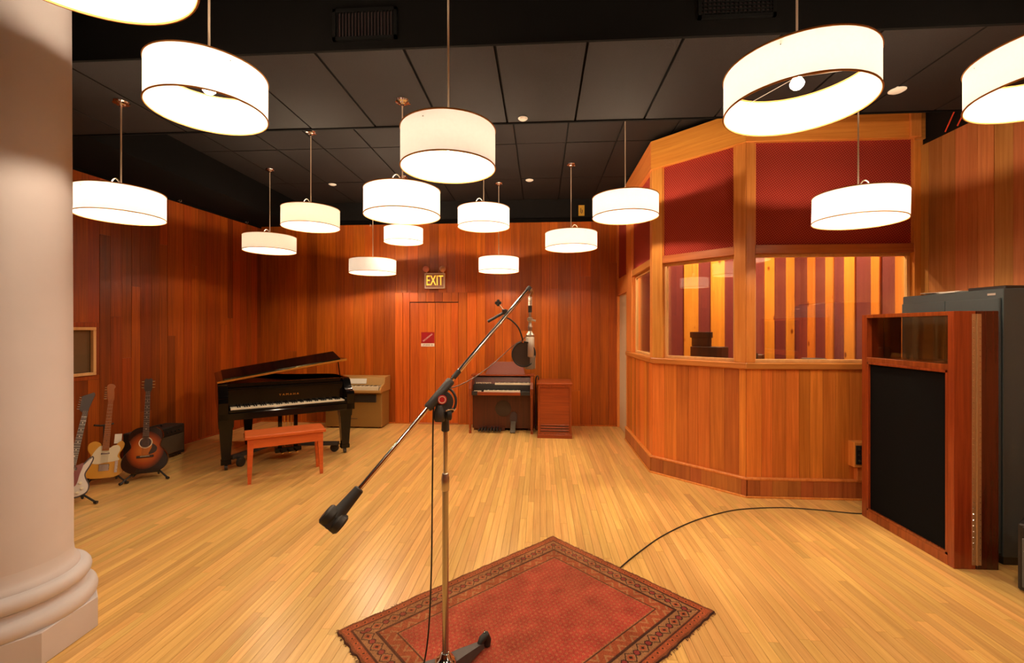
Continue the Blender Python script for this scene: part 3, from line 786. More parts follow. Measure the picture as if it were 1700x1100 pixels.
# ------------------------------------------------------------------ grand piano
PO = (-3.615, 4.882); PA = .66
t = thing('grand_piano', 'black lacquered grand piano with lid slightly raised in the left corner', 'piano', (PO[0], PO[1], 0), PA); t.scale = (1, .93, 1)
def case_outline(y0):
    return [(0, y0), (0, 1.80)] + [tuple(p) for p in smooth_open([(0, 1.80), (.06, 1.93), (.22, 2.0), (.42, 1.96), (.58, 1.80), (.72, 1.55), (.95, 1.30), (1.25, 1.14), (1.44, 1.0), (1.50, .80)], 5)][1:] + [(1.50, y0)]
co = case_outline(.30)
ci = inset(list(reversed(co)), .045) if False else None
area = sum(co[i][0] * co[(i + 1) % len(co)][1] - co[(i + 1) % len(co)][0] * co[i][1] for i in range(len(co)))
if area < 0: co = list(reversed(co))
ins = inset(co, .04)
rim = MB(); n = len(co)
vs = [(p[0], p[1], .66) for p in co] + [(p[0], p[1], .99) for p in co] + [(p[0], p[1], .99) for p in ins] + [(p[0], p[1], .66) for p in ins]
fs = []
for i in range(n):
    j = (i + 1) % n
    for a, b in ((0, 1), (1, 2), (2, 3), (3, 0)): fs.append((a * n + i, a * n + j, b * n + j, b * n + i))
rim.add(vs, fs).build('rim_case', M['ebony'], t, 30)
MB().prism(ins, .64, .70).build('bottom_board', M['ebony'], t)
MB().prism(inset(co, .05), .90, .915).build('iron_frame', M['gold_plate'], t)
st = MB()
for k in range(36):
    x = .12 + k * .035
    st.cyl((x, .42, .93), (x * .72 + .05, 1.75 - max(0, x - .35) * .8, .93), .0015, seg=4)
so = st.build('strings', M['brass'], t); so['kind'] = 'stuff'
kb = MB(); kb.box(0, 1.5, .0, .34, .60, .685, .008); kb.build('key_bed', M['ebony'], t)
for x in (0, 1.40):
    pr = [(.0, .60), (.0, .80), (.03, .835), (.10, .845), (.16, .88), (.24, .97), (.31, .99), (.31, .60)]
    MB().prism(pr, x, x + .10, 'yz', .004).build('arm', M['ebony'], t, 30)
MB().box(.10, 1.40, .008, .03, .685, .715, .004).build('key_slip', M['ebony'], t)
MB().box(.10, 1.40, .21, .235, .70, .93, .006).build('fallboard', M['ebony'], t)
MB().box(.10, 1.40, .22, .34, .91, .945, .006).build('music_shelf', M['ebony'], t)
text('lettering', 'Y A M A H A', .034, M['brass'], t, loc=(.75, .2085, .83), depth=.0006, sx=1.2)
kw = MB(); kk = MB(); w = 1.26 / 52
for k in range(52):
    kw.box(.12 + k * w + .0006, .12 + (k + 1) * w - .0006, .032, .208, .70, .73, .0015)
    if k % 7 not in (1, 4) and k < 51 and k > 0: kk.box(.12 + (k + 1) * w - .006, .12 + (k + 1) * w + .006, .085, .208, .73, .742, .002)
o = kw.build('white_keys', M['ivory'], t); o['kind'] = 'stuff'
o = kk.build('black_keys', M['key_black'], t); o['kind'] = 'stuff'
def pleg(x, y):
    b = MB()
    for (z0, z1, a0, a1) in ((.50, .60, .075, .08), (.12, .50, .045, .068), (.07, .12, .052, .052)):
        vs = [(x + sx * a0, y + sy * a0, z0) for sx, sy in ((-1, -1), (1, -1), (1, 1), (-1, 1))] + [(x + sx * a1, y + sy * a1, z1) for sx, sy in ((-1, -1), (1, -1), (1, 1), (-1, 1))]
        b.add(vs, [(0, 3, 2, 1), (4, 5, 6, 7), (0, 1, 5, 4), (1, 2, 6, 5), (2, 3, 7, 6), (3, 0, 4, 7)])
    l = b.build('leg', M['ebony'], t)
    MB().cyl((x - .016, y, .033), (x + .016, y, .033), .033, seg=18).build('caster', M['black_metal'], l, 40)
    return l
pleg(.08, .2); pleg(1.42, .2); pleg(.40, 1.68)
b = MB()
for x in (.66, .84): b.box(x - .022, x + .022, .30, .34, .14, .62, .004)
b.box(.60, .90, .26, .38, .10, .16, .006).box(.60, .90, .28, .36, .58, .66, .004).build('pedal_lyre', M['ebony'], t)
for x in (.67, .75, .83): MB().box(x - .012, x + .012, .15, .27, .105, .12, .004).build('pedal', M['brass'], t)
for x in (.71, .75, .79): MB().cyl((x, .32, .15), (x, .32, .60), .004, seg=6).build('pedal_rod', M['brass'], t)
# lid: hinged on the straight spine, lifted at the treble side
hinge = Matrix.Translation((0, 0, 1.0)) @ Matrix.Rotation(-math.radians(8.5), 4, 'Y')
lo = [(p[0] * 1.01 - .008, p[1] + (.02 if p[1] > 1 else 0)) for p in case_outline(.36)]
MB().prism(lo, 0, .018, bev=.003, mat=hinge).build('lid', M['ebony'], t, 30)
flap = hinge @ Matrix.Translation((0, .36, .02)) @ Matrix.Rotation(math.radians(12), 4, 'X')
MB().box(.06, 1.42, .0, .40, 0, .018, .003, flap).build('lid_flap', M['ebony'], t)
MB().box(-.005, 1.50, .335, .36, -.006, .024, .004, hinge).build('lid_hinge', M['brass'], t)
MB().tube([(1.43, .52, .99), (1.40, .50, 1.21)], .008, 8).build('lid_prop', M['ebony'], t)
# dolly under the legs
tr = thing('piano_dolly', 'black three-armed dolly with rubber wheels under the grand piano', 'dolly', (PO[0], PO[1], 0), PA); tr.scale = (1, .93, 1)
cen = (.62, .75)
for (x, y) in ((.08, .2), (1.42, .2), (.40, 1.68)):
    d = Vector((cen[0] - x, cen[1] - y, 0)); L = d.length; a = math.atan2(d.y, d.x)
    R = Matrix.Translation((x, y, 0)) @ Matrix.Rotation(a, 4, 'Z')
    MB().box(.08, L, -.025, .025, .10, .15, .004, R).build('arm', M['black_metal'], tr)
    MB().cyl(R @ Vector((.16, -.075, .055)), R @ Vector((.16, -.04, .055)), .055, seg=20).build('wheel', M['black_rubber'], tr, 40)
    MB().box(.13, .19, -.08, -.02, .09, .12, .004, R).build('wheel_fork', M['black_metal'], tr)
# bench
bd = math.atan2(.397, .573)
t = thing('piano_bench', 'orange-red wooden piano bench in front of the grand piano', 'bench', (-3.084, 4.642, 0), bd)
MB().box(-.05, .75, -.05, .33, .475, .51, .006).build('seat', M['bench'], t)
MB().box(-.02, .72, -.02, .0, .375, .475, .002).build('apron', M['bench'], t); MB().box(-.02, .72, .28, .30, .375, .475, .002).build('apron', M['bench'], t)
MB().box(-.02, .0, .0, .28, .375, .475, .002).build('apron', M['bench'], t); MB().box(.70, .72, .0, .28, .375, .475, .002).build('apron', M['bench'], t)
for x, sx in ((-.022, 1), (.722, -1)):
    for y, sy in ((-.022, 1), (.302, -1)):
        vs = []
        for z, a in ((0, .032), (.40, .055), (.475, .055)):
            vs += [(x, y, z), (x + sx * a, y, z), (x + sx * a, y + sy * a, z), (x, y + sy * a, z)]
        fs = [(0, 1, 2, 3), (8, 9, 10, 11)] + [(k * 4 + i, k * 4 + (i + 1) % 4, k * 4 + 4 + (i + 1) % 4, k * 4 + 4 + i) for k in (0, 1) for i in range(4)]
        MB().add(vs, fs).build('leg', M['bench'], t)

# ------------------------------------------------------------------ electric piano against the back wall
t = thing('electric_piano', 'tan vinyl covered electric piano in its case beside the grand piano', 'electric piano', (-3.58, 7.25, 0), 0)
MB().box(0, .96, .10, .46, .02, .62, .01).build('lower_case', M['tan'], t)
for x in (.08, .85):
    for y in (.16, .40): MB().cyl((x, y, 0), (x, y, .02), .018, seg=12).build('foot', M['black_rubber'], t)
pr = [(-.02, .60), (-.02, .645), (.06, .70), (.17, .73), (.20, .835), (.46, .845), (.46, .60)]
for x in (-.02, .95): MB().prism(pr, x, x + .03, 'yz', .003).build('cheek', M['tan_top'], t)
MB().box(.01, .95, -.01, .46, .60, .64, .004).build('keyboard_shelf', M['tan_top'], t)
MB().prism([(.16, .70), (.21, .835), (.46, .842), (.46, .70)], .01, .95, 'yz', .003).build('lid', M['tan_top'], t)
o = MB()
for k in range(44): o.box(.03 + k * .0205, .03 + k * .0205 + .0195, .02, .16, .64, .70, .001)
o = o.build('white_keys', M['ivory'], t); o['kind'] = 'stuff'
o = MB()
for k in range(43):
    if k % 7 not in (2, 6): o.box(.03 + (k + 1) * .0205 - .005, .03 + (k + 1) * .0205 + .005, .07, .16, .70, .708, .001)
o = o.build('black_keys', M['key_black'], t); o['kind'] = 'stuff'
MB().box(.36, .67, -.001, .003, 0, .085, 0, Matrix.Translation((0, .164, .73)) @ Matrix.Rotation(-math.radians(18), 4, 'X')).build('label_sheet', M['paper'], t)
MB().box(.30, .87, .085, .10, .43, .56, .012).build('dark_speaker_opening', M['black_rubber'], t)
MB().box(.37, .55, .095, .10, .155, .163, .001).build('vent_slit', M['ink'], t)

# ------------------------------------------------------------------ organ
t = thing('spinet_organ', 'red-brown two-manual spinet organ against the back wall', 'organ', (-1.14, 7.10, 0), 0)
W_ = 1.02
MB().box(.03, W_ - .03, .22, .52, .04, .66, .004).build('kick_panel', M['organ_dark'], t)
for x in (0.0, W_ - .05):
    b = MB(); b.lathe([(.026, 0), (.026, .05), (.018, .06), (.024, .09), (.024, .56), (.03, .58), (.03, .62)], 4, Matrix.Translation((x + .025, .025, 0)) @ Matrix.Rotation(PI / 4, 4, 'Z'))
    b.build('leg', M['mahog_v'], t)
    MB().prism([(0, .60), (0, .70), (.05, .80), (.16, .875), (.56, .875), (.56, .0), (.44, .0), (.44, .60)], x + .002, x + .048, 'yz', .003).build('end_panel', M['mahog_v'], t)
MB().box(.05, W_ - .05, .03, .50, .60, .635, .003).build('keybed', M['mahog'], t)
MB().box(.14, W_ - .20, .0, .032, .60, .65, .004).build('key_rail', M['mahog'], t)
MB().box(.05, .14, .01, .05, .60, .66, .003).build('end_block', M['black_rubber'], t)
MB().box(W_ - .20, W_ - .05, .01, .05, .60, .66, .003).build('end_block', M['black_rubber'], t)
MB().box(.05, W_ - .05, .17, .36, .635, .745, .003).build('upper_key_bed', M['black_rubber'], t)
MB().prism([(.33, .745), (.37, .85), (.56, .87), (.56, .66), (.36, .66)], .05, W_ - .05, 'yz').build('control_panel', M['organ_dark'], t)
MB().box(-.01, W_ + .01, .33, .58, .872, .892, .004).build('top_board', M['mahog'], t)
for nm, x0, z, y, n in (('lower_keys', .235, .640, .045, 26), ('upper_keys', .40, .745, .18, 26)):
    a = MB(); c = MB(); w = .0222
    for k in range(n):
        a.box(x0 + k * w, x0 + (k + 1) * w - .001, y, y + .12, z, z + .026, .001)
        if k % 7 not in (2, 6): c.box(x0 + (k + 1) * w - .006, x0 + (k + 1) * w + .006, y + .05, y + .12, z + .026, z + .035, .001)
    o = a.build(nm, M['ivory'], t); o['kind'] = 'stuff'; o = c.build('black_keys', M['key_black'], t); o['kind'] = 'stuff'
for k in range(9): MB().box(.10 + k * .028, .112 + k * .028, .15 + .01 * (k % 3), .20, .765, .785, .002).build('drawbar', M['ivory'], t)
for k in range(6): MB().box(.08 + k * .02, .092 + k * .02, .05, .10, .645, .665, .002).build('tab_switch', M['ivory'], t)
mr = [(.22, 0), (W_ - .14, 0), (W_ - .19, .19), (W_ - .24, .215), (.36, .215), (.30, .17)]
MB().prism(mr, 0, .016, 'xz', .003, mat=Matrix.Translation((0, .38, .892)) @ Matrix.Rotation(-math.radians(16), 4, 'X')).build('music_rest', plain('music_rest_mahogany', (.20, .045, .025), .35, noise=.1), t)
MB().lathe([(.13, 0), (.13, .004), (.125, .007), (0, .007)], 32, Matrix.Translation((.53, .22, .36)) @ Matrix.Rotation(PI / 2, 4, 'X')).build('speaker_grille', M['grille'], t, 40)
bp = MB().prism([(.64, .14), (.64, .25), (.665, .30), (.72, .31), (.755, .27), (.755, .14)], .205, .222, 'xz').build('pedal_recess', M['ink'], t)
MB().box(.655, .735, .0, .28, 0, .022, .004, Matrix.Translation((0, .04, .0)) @ Matrix.Rotation(math.radians(38), 4, 'X')).build('swell_pedal', plain('grey_rubber_pedal', (.10, .085, .06), .6), t)
for k in range(8): MB().box(.15 + k * .048, .172 + k * .048, .02, .24, .025, .05 + .02 * (k in (1, 2, 4, 5, 6)), .004).build('bass_pedal', M['black_rubber'], t)
MB().box(.12, .56, .20, .28, .0, .075, .003).build('pedal_frame', M['organ_dark'], t)
for (x) in (.05, .93): MB().box(x, x + .04, .25, .50, 0, .05).build('rear_foot', M['organ_dark'], t)
# speaker cabinet
t = thing('speaker_cabinet', 'plain red-brown wooden organ speaker cabinet with slots near its foot', 'speaker cabinet', (-.045, 6.87, 0), -.03)
MB().box(.0, .50, .0, .60, .055, .80, .004).build('carcass', M['mahog'], t)
MB().box(-.015, .515, -.015, .615, .80, .828, .006).build('top_board', M['mahog'], t)
MB().box(-.012, .512, -.012, .612, 0, .055, .006).build('plinth', M['mahog'], t)
for a in ((.0, .03, .055, .80), (.47, .50, .055, .80), (.03, .47, .765, .80), (.03, .47, .055, .075)):
    MB().box(a[0], a[1], -.010, .0, a[2], a[3], .002).build('front_frame', M['mahog_v'], t)
for z in (.10, .14, .18):
    MB().box(.04, .46, -.004, .0, z, z + .013, 0).build('vent_slot', M['ink'], t)
    MB().box(.04, .46, -.016, .0, z + .014, z + .028, .004).build('louvre', M['mahog'], t)
t = thing('organ_cable', 'dark cable loop draped between the organ and speaker cabinet', 'cable', (-.085, 7.3, 0))
MB().tube(smooth_open([(.0, 0.1, .01), (.005, .05, .4), (.0, .0, .82), (.035, -.03, .89), (.045, -.02, .835)], 6), .010, 8).build('cable_run', M['cable'], t, 60)

# ------------------------------------------------------------------ guitars
def strings(parent, z0, z1, y0, y1, w0, w1, n=6):
    b = MB()
    for k in range(n):
        s = (k - (n - 1) / 2) / (n - 1)
        b.cyl((s * w0, y0, z0), (s * w1, y1, z1), .0007, seg=4)
    o = b.build('strings', M['nickel'], parent); o['kind'] = 'stuff'
def neck(parent, z0, z1, w0, w1, y, mat, dots=True, board=None):
    b = MB()
    vs = [(-w0, y, z0), (w0, y, z0), (w1, y, z1), (-w1, y, z1), (-w0 * .6, y + .022, z0), (w0 * .6, y + .022, z0), (w1 * .6, y + .02, z1), (-w1 * .6, y + .02, z1)]
    b.add(vs, [(0, 1, 2, 3), (7, 6, 5, 4), (0, 4, 5, 1), (1, 5, 6, 2), (2, 6, 7, 3), (3, 7, 4, 0)])
    nk = b.build('neck', M[mat], parent)
    f = MB().add([(-w0, y - .005, z0), (w0, y - .005, z0), (w1, y - .005, z1), (-w1, y - .005, z1), (-w0, y, z0), (w0, y, z0), (w1, y, z1), (-w1, y, z1)],
                 [(0, 1, 2, 3), (0, 4, 5, 1), (1, 5, 6, 2), (2, 6, 7, 3), (3, 7, 4, 0)]).build('fingerboard', M[board or mat], nk)
    fr = MB(); L = (z1 - z0) * 1.42
    for k in range(1, 20):
        d = z1 - L * (1 - 2 ** (-k / 12))
        if d < z0 + .005: break
        q = (d - z0) / (z1 - z0); ww = w0 + (w1 - w0) * q
        fr.box(-ww, ww, y - .0066, y - .005, d - .0012, d + .0012)
    o = fr.build('frets', M['nickel'], nk); o['kind'] = 'stuff'
    for k in (3, 5, 7, 9, 12, 15):
        d = z1 - L * (1 - 2 ** (-(k - .5) / 12))
        if d > z0 + .01: MB().lathe([(.0045, 0), (.0045, .0012), (0, .0012)], 10, Matrix.Translation((0, y - .005, d)) @ Matrix.Rotation(PI / 2, 4, 'X')).build('inlay_dot', M['ivory'] if board else M['ink'], nk)
    return nk
def gstand(label, loc, rz, back=0):
    t = thing('guitar_stand', label, 'guitar stand', loc, rz)
    MB().cyl((0, .13, .16), (0, .16, .60 if back else .42), .010, seg=10).build('upright', M['black_metal'], t, 40)
    if back: MB().tube([(-.075, .10, .62), (-.03, .16, .60), (.03, .16, .60), (.075, .10, .62)], .010, 8).build('neck_yoke', M['black_rubber'], t, 40)
    for x, y in ((-.20, -.12), (.20, -.12), (0, .34)):
        l = MB().cyl((0, .13, .17), (x, y, .015), .009, seg=8).build('leg', M['black_metal'], t, 40)
        MB().cyl((x * .94, y * .94 + .006, .018), (x * 1.04, y * 1.04, .014), .014, seg=10).build('rubber_foot', M['black_rubber'], l, 40)
    MB().tube([(-.11, -.035, .085), (-.11, -.03, .055), (-.10, .10, .05), (.10, .10, .05), (.11, -.03, .055), (.11, -.035, .085)], .010, 8).build('cradle', M['black_rubber'], t, 40)
    return t
def gthing(label, loc, rz, lean, roll=0):
    t = thing('guitar', label, 'guitar', loc)
    t.matrix_world = Matrix.Translation(loc) @ Matrix.Rotation(rz, 4, 'Z') @ Matrix.Rotation(-lean, 4, 'X') @ Matrix.Rotation(roll, 4, 'Y')
    return t
# butterscotch electric
t = gthing('butterscotch electric guitar with cream pickguard and maple neck on a stand', (-4.60, 4.50, .075), .72, math.radians(10), math.radians(4))
tele = smooth_closed([(0, 0), (.10, .008), (.162, .06), (.160, .14), (.125, .20), (.118, .245), (.145, .30), (.150, .345), (.125, .375), (.095, .355), (.070, .315), (.03, .30), (-.03, .30), (-.04, .355), (-.09, .385), (-.138, .36), (-.142, .30), (-.112, .235), (-.128, .18), (-.160, .12), (-.160, .05), (-.10, .008)], 5)
MB().prism(tele, -.022, .022, 'xz', .005).build('body', M['butterscotch'], t, 40)
pg = smooth_closed([(-.105, .17), (-.10, .25), (-.06, .32), (-.03, .335), (.03, .31), (.06, .33), (.10, .33), (.12, .29), (.10, .22), (.12, .18), (.06, .165), (0, .16), (-.05, .15)], 4)
MB().prism(pg, -.0255, -.0222, 'xz').build('pickguard', M['pickguard'], t)
neck(t, .285, .80, .028, .021, -.030, 'maple_neck')
hd = smooth_closed([(-.021, .80), (-.03, .84), (-.038, .90), (-.042, .965), (-.02, .985), (.01, .98), (.028, .955), (.018, .93), (.024, .88), (.022, .80)], 4)
MB().prism(hd, -.026, -.012, 'xz', .002).build('headstock', M['maple_neck'], t, 40)
for k in range(6): MB().cyl((-.036 - .001 * k, -.019, .83 + .024 * k), (-.058, -.019, .83 + .024 * k), .006, seg=8).build('tuning_peg', M['chrome'], t, 40)
MB().box(-.035, .035, -.030, -.022, .245, .262, .002).build('neck_pickup', M['chrome'], t)
MB().box(-.042, .042, -.031, -.022, .075, .145, .003).build('bridge', M['chrome'], t)
MB().box(.085, .110, -.026, -.022, .05, .17, .001).build('control_plate', M['chrome'], t)
for z in (.075, .11): MB().cyl((.0975, -.026, z), (.0975, -.042, z), .009, seg=12).build('knob', M['chrome'], t, 40)
strings(t, .09, .82, -.036, -.037, .052, .036)
MB().box(.09, .15, -.004, 0, .33, .43, 0, Matrix.Translation((-.03, .015, .02))).build('hang_tag', M['paper'], t)
gstand('tall black guitar stand with neck yoke under the butterscotch guitar', (-4.62, 4.52, 0), .72, 1)
# sunburst acoustic
t = gthing('dark sunburst acoustic guitar with round soundhole on a stand beside the amplifier', (-4.315, 4.70, .075), .60, math.radians(9), math.radians(1))
ac = smooth_closed([(0, 0), (.12, .01), (.19, .07), (.20, .15), (.165, .225), (.125, .275), (.13, .32), (.148, .375), (.135, .44), (.08, .485), (0, .49)] + [(-x, z) for x, z in [(.08, .485), (.135, .44), (.148, .375), (.13, .32), (.125, .275), (.165, .225), (.20, .15), (.19, .07), (.12, .01)]], 4)
MB().prism(ac, -.05, .05, 'xz', .004).build('body', M['sunburst'], t, 40)
MB().lathe([(.05, 0), (.05, .002), (0, .002)], 28, Matrix.Translation((0, -.0502, .325)) @ Matrix.Rotation(PI / 2, 4, 'X')).build('soundhole', M['ink'], t)
MB().lathe([(.052, 0), (.052, .003), (.060, .003), (.060, 0)], 28, Matrix.Translation((0, -.0502, .325)) @ Matrix.Rotation(PI / 2, 4, 'X'), caps=False).build('rosette', M['pickguard'], t)
MB().prism(smooth_closed([(.03, .20), (.09, .22), (.10, .27), (.06, .31), (.055, .27)], 4), -.053, -.0502, 'xz').build('pickguard', M['rosewood'], t)
MB().box(-.075, .075, -.060, -.050, .165, .19, .004).build('bridge', M['rosewood'], t)
MB().box(-.04, .04, -.064, -.060, .18, .184).build('saddle', M['ivory'], t)
neck(t, .375, .87, .028, .021, -.056, 'rosewood', board='rosewood')
MB().prism([(-.022, .87), (-.036, .91), (-.036, 1.01), (-.02, 1.025), (0, 1.015), (.02, 1.025), (.036, 1.01), (.036, .91), (.022, .87)], -.058, -.044, 'xz', .002).build('headstock', M['rosewood'], t)
for s in (-1, 1):
    for k in range(3): MB().cyl((s * .034, -.05, .925 + .033 * k), (s * .058, -.05, .925 + .033 * k), .006, seg=8).build('tuning_peg', M['chrome'], t, 40)
strings(t, .18, .88, -.065, -.0625, .055, .036)
gstand('low black guitar stand under the sunburst acoustic guitar', (-4.315, 4.72, 0), .60)
# white offset electric
t = gthing('white electric guitar with dark edge binding, half hidden by the column', (-4.40, 3.93, .075), .85, math.radians(20), math.radians(11))
t.scale = (.96, .96, .96)
st_ = smooth_closed([(0, 0), (.09, .006), (.155, .05), (.162, .12), (.125, .19), (.115, .235), (.135, .30), (.150, .37), (.135, .40), (.105, .375), (.075, .32), (.035, .30), (-.035, .30), (-.055, .36), (-.085, .43), (-.125, .45), (-.140, .42), (-.130, .34), (-.112, .26), (-.125, .19), (-.158, .13), (-.155, .05), (-.09, .006)], 5)
MB().prism(st_, -.022, .022, 'xz', .001).build('edge_binding', M['ink'], t, 40)
MB().prism(inset(list(reversed(st_)) if sum(st_[i][0] * st_[(i + 1) % len(st_)][1] - st_[(i + 1) % len(st_)][0] * st_[i][1] for i in range(len(st_))) < 0 else st_, .010), -.0235, .0235, 'xz', .002).build('body', M['white_lacq'], t, 40)
MB().prism(smooth_closed([(-.10, .10), (-.10, .22), (-.075, .33), (.03, .31), (.08, .33), (.07, .22), (.06, .12), (0, .08)], 4), -.0262, -.0236, 'xz').build('pickguard', M['tort'], t)
neck(t, .29, .83, .028, .021, -.030, 'maple_neck', board='rosewood')
MB().prism([(-.021, .83), (-.05, .86), (-.055, 1.0), (.03, 1.05), (.045, 1.03), (.022, .88), (.021, .83)], -.026, -.012, 'xz', .002).build('headstock', M['rosewood'], t)
for k in range(6): MB().cyl((-.05, -.019, .87 + .024 * k), (-.07, -.019, .87 + .024 * k), .006, seg=8).build('tuning_peg', M['chrome'], t, 40)
for z in (.14, .26): MB().box(-.04, .04, -.031, -.026, z, z + .03, .002).build('pickup', M['chrome'], t)
for x, z in ((.09, .14), (.11, .09), (.085, .05)): MB().cyl((x, -.0235, z), (x, -.040, z), .012, seg=14).build('knob', M['pickguard'], t, 40)
strings(t, .09, .85, -.036, -.037, .052, .036)
gstand('black guitar stand under the white electric guitar', (-4.40, 3.95, 0), .85)
# combo amp by the left wall
t = thing('guitar_amplifier', 'black combo amplifier with brown grille cloth against the left wall', 'amplifier', (-4.70, 5.10, 0), math.radians(90 + 1))
MB().box(0, .64, -.0, .26, 0.02, .40, .01).build('cabinet', M['tolex'], t)
MB().box(.03, .61, -.012, .0, .06, .285, .003).build('grille', M['amp_grille'], t)
MB().box(.03, .61, -.012, .0, .30, .37, .003).build('control_panel', M['screen'], t)
for k in range(8): MB().cyl((.09 + k * .062, -.012, .335), (.09 + k * .062, -.026, .335), .010, seg=10).build('knob', M['black_rubber'], t, 40)
MB().tube([(.22, .13, .40), (.24, .13, .425), (.40, .13, .425), (.42, .13, .40)], .010, 8).build('handle', M['black_rubber'], t, 40)
for x in (.04, .60):
    for y in (.04, .22): MB().cyl((x, y, 0), (x, y, .02), .015, seg=10).build('foot', M['black_rubber'], t)

# ------------------------------------------------------------------ gobo (two hinged baffles folded together)
t = thing('baffle_screen', 'tall red-stained baffle pair with black cloth and small window, hinged together', 'acoustic baffle', (2.83, 3.31, 0))
def baffle(x0, x1, front, mt):
    H = 1.77; Wd = .90; zc = .0
    f = M[mt]
    pn = MB(); pn.box(x0, x1, 0, .05, 0, H, .003); pn = pn.build('near_stile', f, t)
    MB().box(x0, x1, Wd - .06, Wd, 0, H, .003).build('far_stile', f, t)
    MB().box(x0, x1, .05, Wd - .06, H - .03, H, .002).build('top_rail', f, t)
    MB().box(x0, x1, .05, Wd - .06, 0.0, .07, .002).build('bottom_rail', f, t)
    MB().box(x0, x1, .05, Wd - .06, 1.36, 1.40, .002).build('middle_rail', f, t)
    MB().box(x0 + .02, x1 - .02, .05, Wd - .06, .07, 1.36).build('cloth_panel', M['gobo_cloth'], t)
    MB().box(x0 + .045, x0 + .051, .05, Wd - .06, 1.40, H - .03).build('pane', M['glass_dark'], t)
    xx = x0 if front else x1; s = 1 if front else -1
    for (a, b, c, d) in ((.05, .07, .07, 1.36), (Wd - .08, Wd - .06, .07, 1.36), (.05, Wd - .06, 1.34, 1.36), (.05, Wd - .06, .07, .09)):
        MB().box(min(xx, xx + s * .02), max(xx, xx + s * .02), a, b, c, d, .002).build('bead', f, t)
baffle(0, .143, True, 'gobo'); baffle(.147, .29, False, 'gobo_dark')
h = MB().box(.115, .175, -.004, .0, .03, 1.75, .0008).build('piano_hinge', M['hinge'], t)
MB().cyl((.145, -.006, .03), (.145, -.006, 1.75), .005, seg=8).build('hinge_barrel', M['hinge'], h, 40)
sc = MB()
for k in range(42):
    for x in (.124, .166): sc.lathe([(.0048, 0), (.0035, .002), (0, .0024)], 6, Matrix.Translation((x, -.004, .06 + .04 * k)) @ Matrix.Rotation(PI / 2, 4, 'X'))
o = sc.build('hinge_screws', M['chrome'], h); o['kind'] = 'stuff'

# ------------------------------------------------------------------ steel cabinet
t = thing('steel_cabinet', 'tall dark grey steel cupboard against the right wall behind the baffle', 'cabinet', (3.205, 3.37, 0))
MB().box(0, .42, 0, .88, .06, 1.93, .004).build('carcass', M['steel_cab'], t)
MB().box(.02, .42, .02, .86, 0, .06).build('plinth', M['steel_dark'], t)
for a, b in ((.012, .437), (.443, .868)):
    d = MB().box(-.018, 0, a, b, .08, 1.865, .004).build('door', M['steel_cab'], t)
MB().box(-.03, -.018, .46, .48, .95, 1.10, .003).build('handle', M['nickel'], t)
MB().box(-.004, .0, .05, .11, 1.885, 1.90, .0005).build('name_badge', M['silver_text'], t)
t = thing('papers', 'loose white papers lying on top of the steel cupboard', 'papers', (3.25, 3.90, 1.93))
for k in range(4): MB().box(-.03, .21, -.15, .15, k * .004, k * .004 + .002, 0, Matrix.Rotation(.15 * k - .2, 4, 'Z')).build('sheet', M['paper'], t)
t = thing('black_folder', 'flat black folder lying on top of the steel cupboard at its near end', 'folder', (3.24, 3.39, 1.93), .08)
MB().box(0, .3, 0, .26, 0, .022, .004).build('cover', M['screen'], t); MB().box(.005, .29, .005, .25, .008, .015).build('pages', M['paper'], t)
# small amp at the lower right
t = thing('small_amplifier', 'small grey-grilled black amplifier at the right edge of the floor', 'amplifier', (2.985, 3.05, 0), math.radians(-52))
MB().box(0, .40, 0, .21, .012, .43, .01).build('cabinet', M['tolex'], t)
MB().box(.02, .38, -.012, 0, .04, .345, .003).build('grille', plain('silver_grille_cloth', (.11, .11, .105), .8, noise=.4, nscale=300), t)
MB().box(.02, .38, -.01, .0, .355, .415, .003, ).build('control_panel', M['screen'], t)
for k in range(6): MB().cyl((.05 + k * .055, -.01, .385), (.05 + k * .055, -.024, .385), .010, seg=10).build('knob', M['black_rubber'], t, 40)
text('lettering', 'Fender', .07, M['silver_text'], t, loc=(.12, -.0135, .285), depth=.001, shear=.35)
MB().tube([(.12, .10, .43), (.13, .10, .45), (.27, .10, .45), (.28, .10, .43)], .009, 8).build('handle', M['black_rubber'], t, 40)
for x in (.04, .36):
    for y in (.03, .18): MB().cyl((x, y, 0), (x, y, .012), .015, seg=10).build('foot', M['black_rubber'], t)

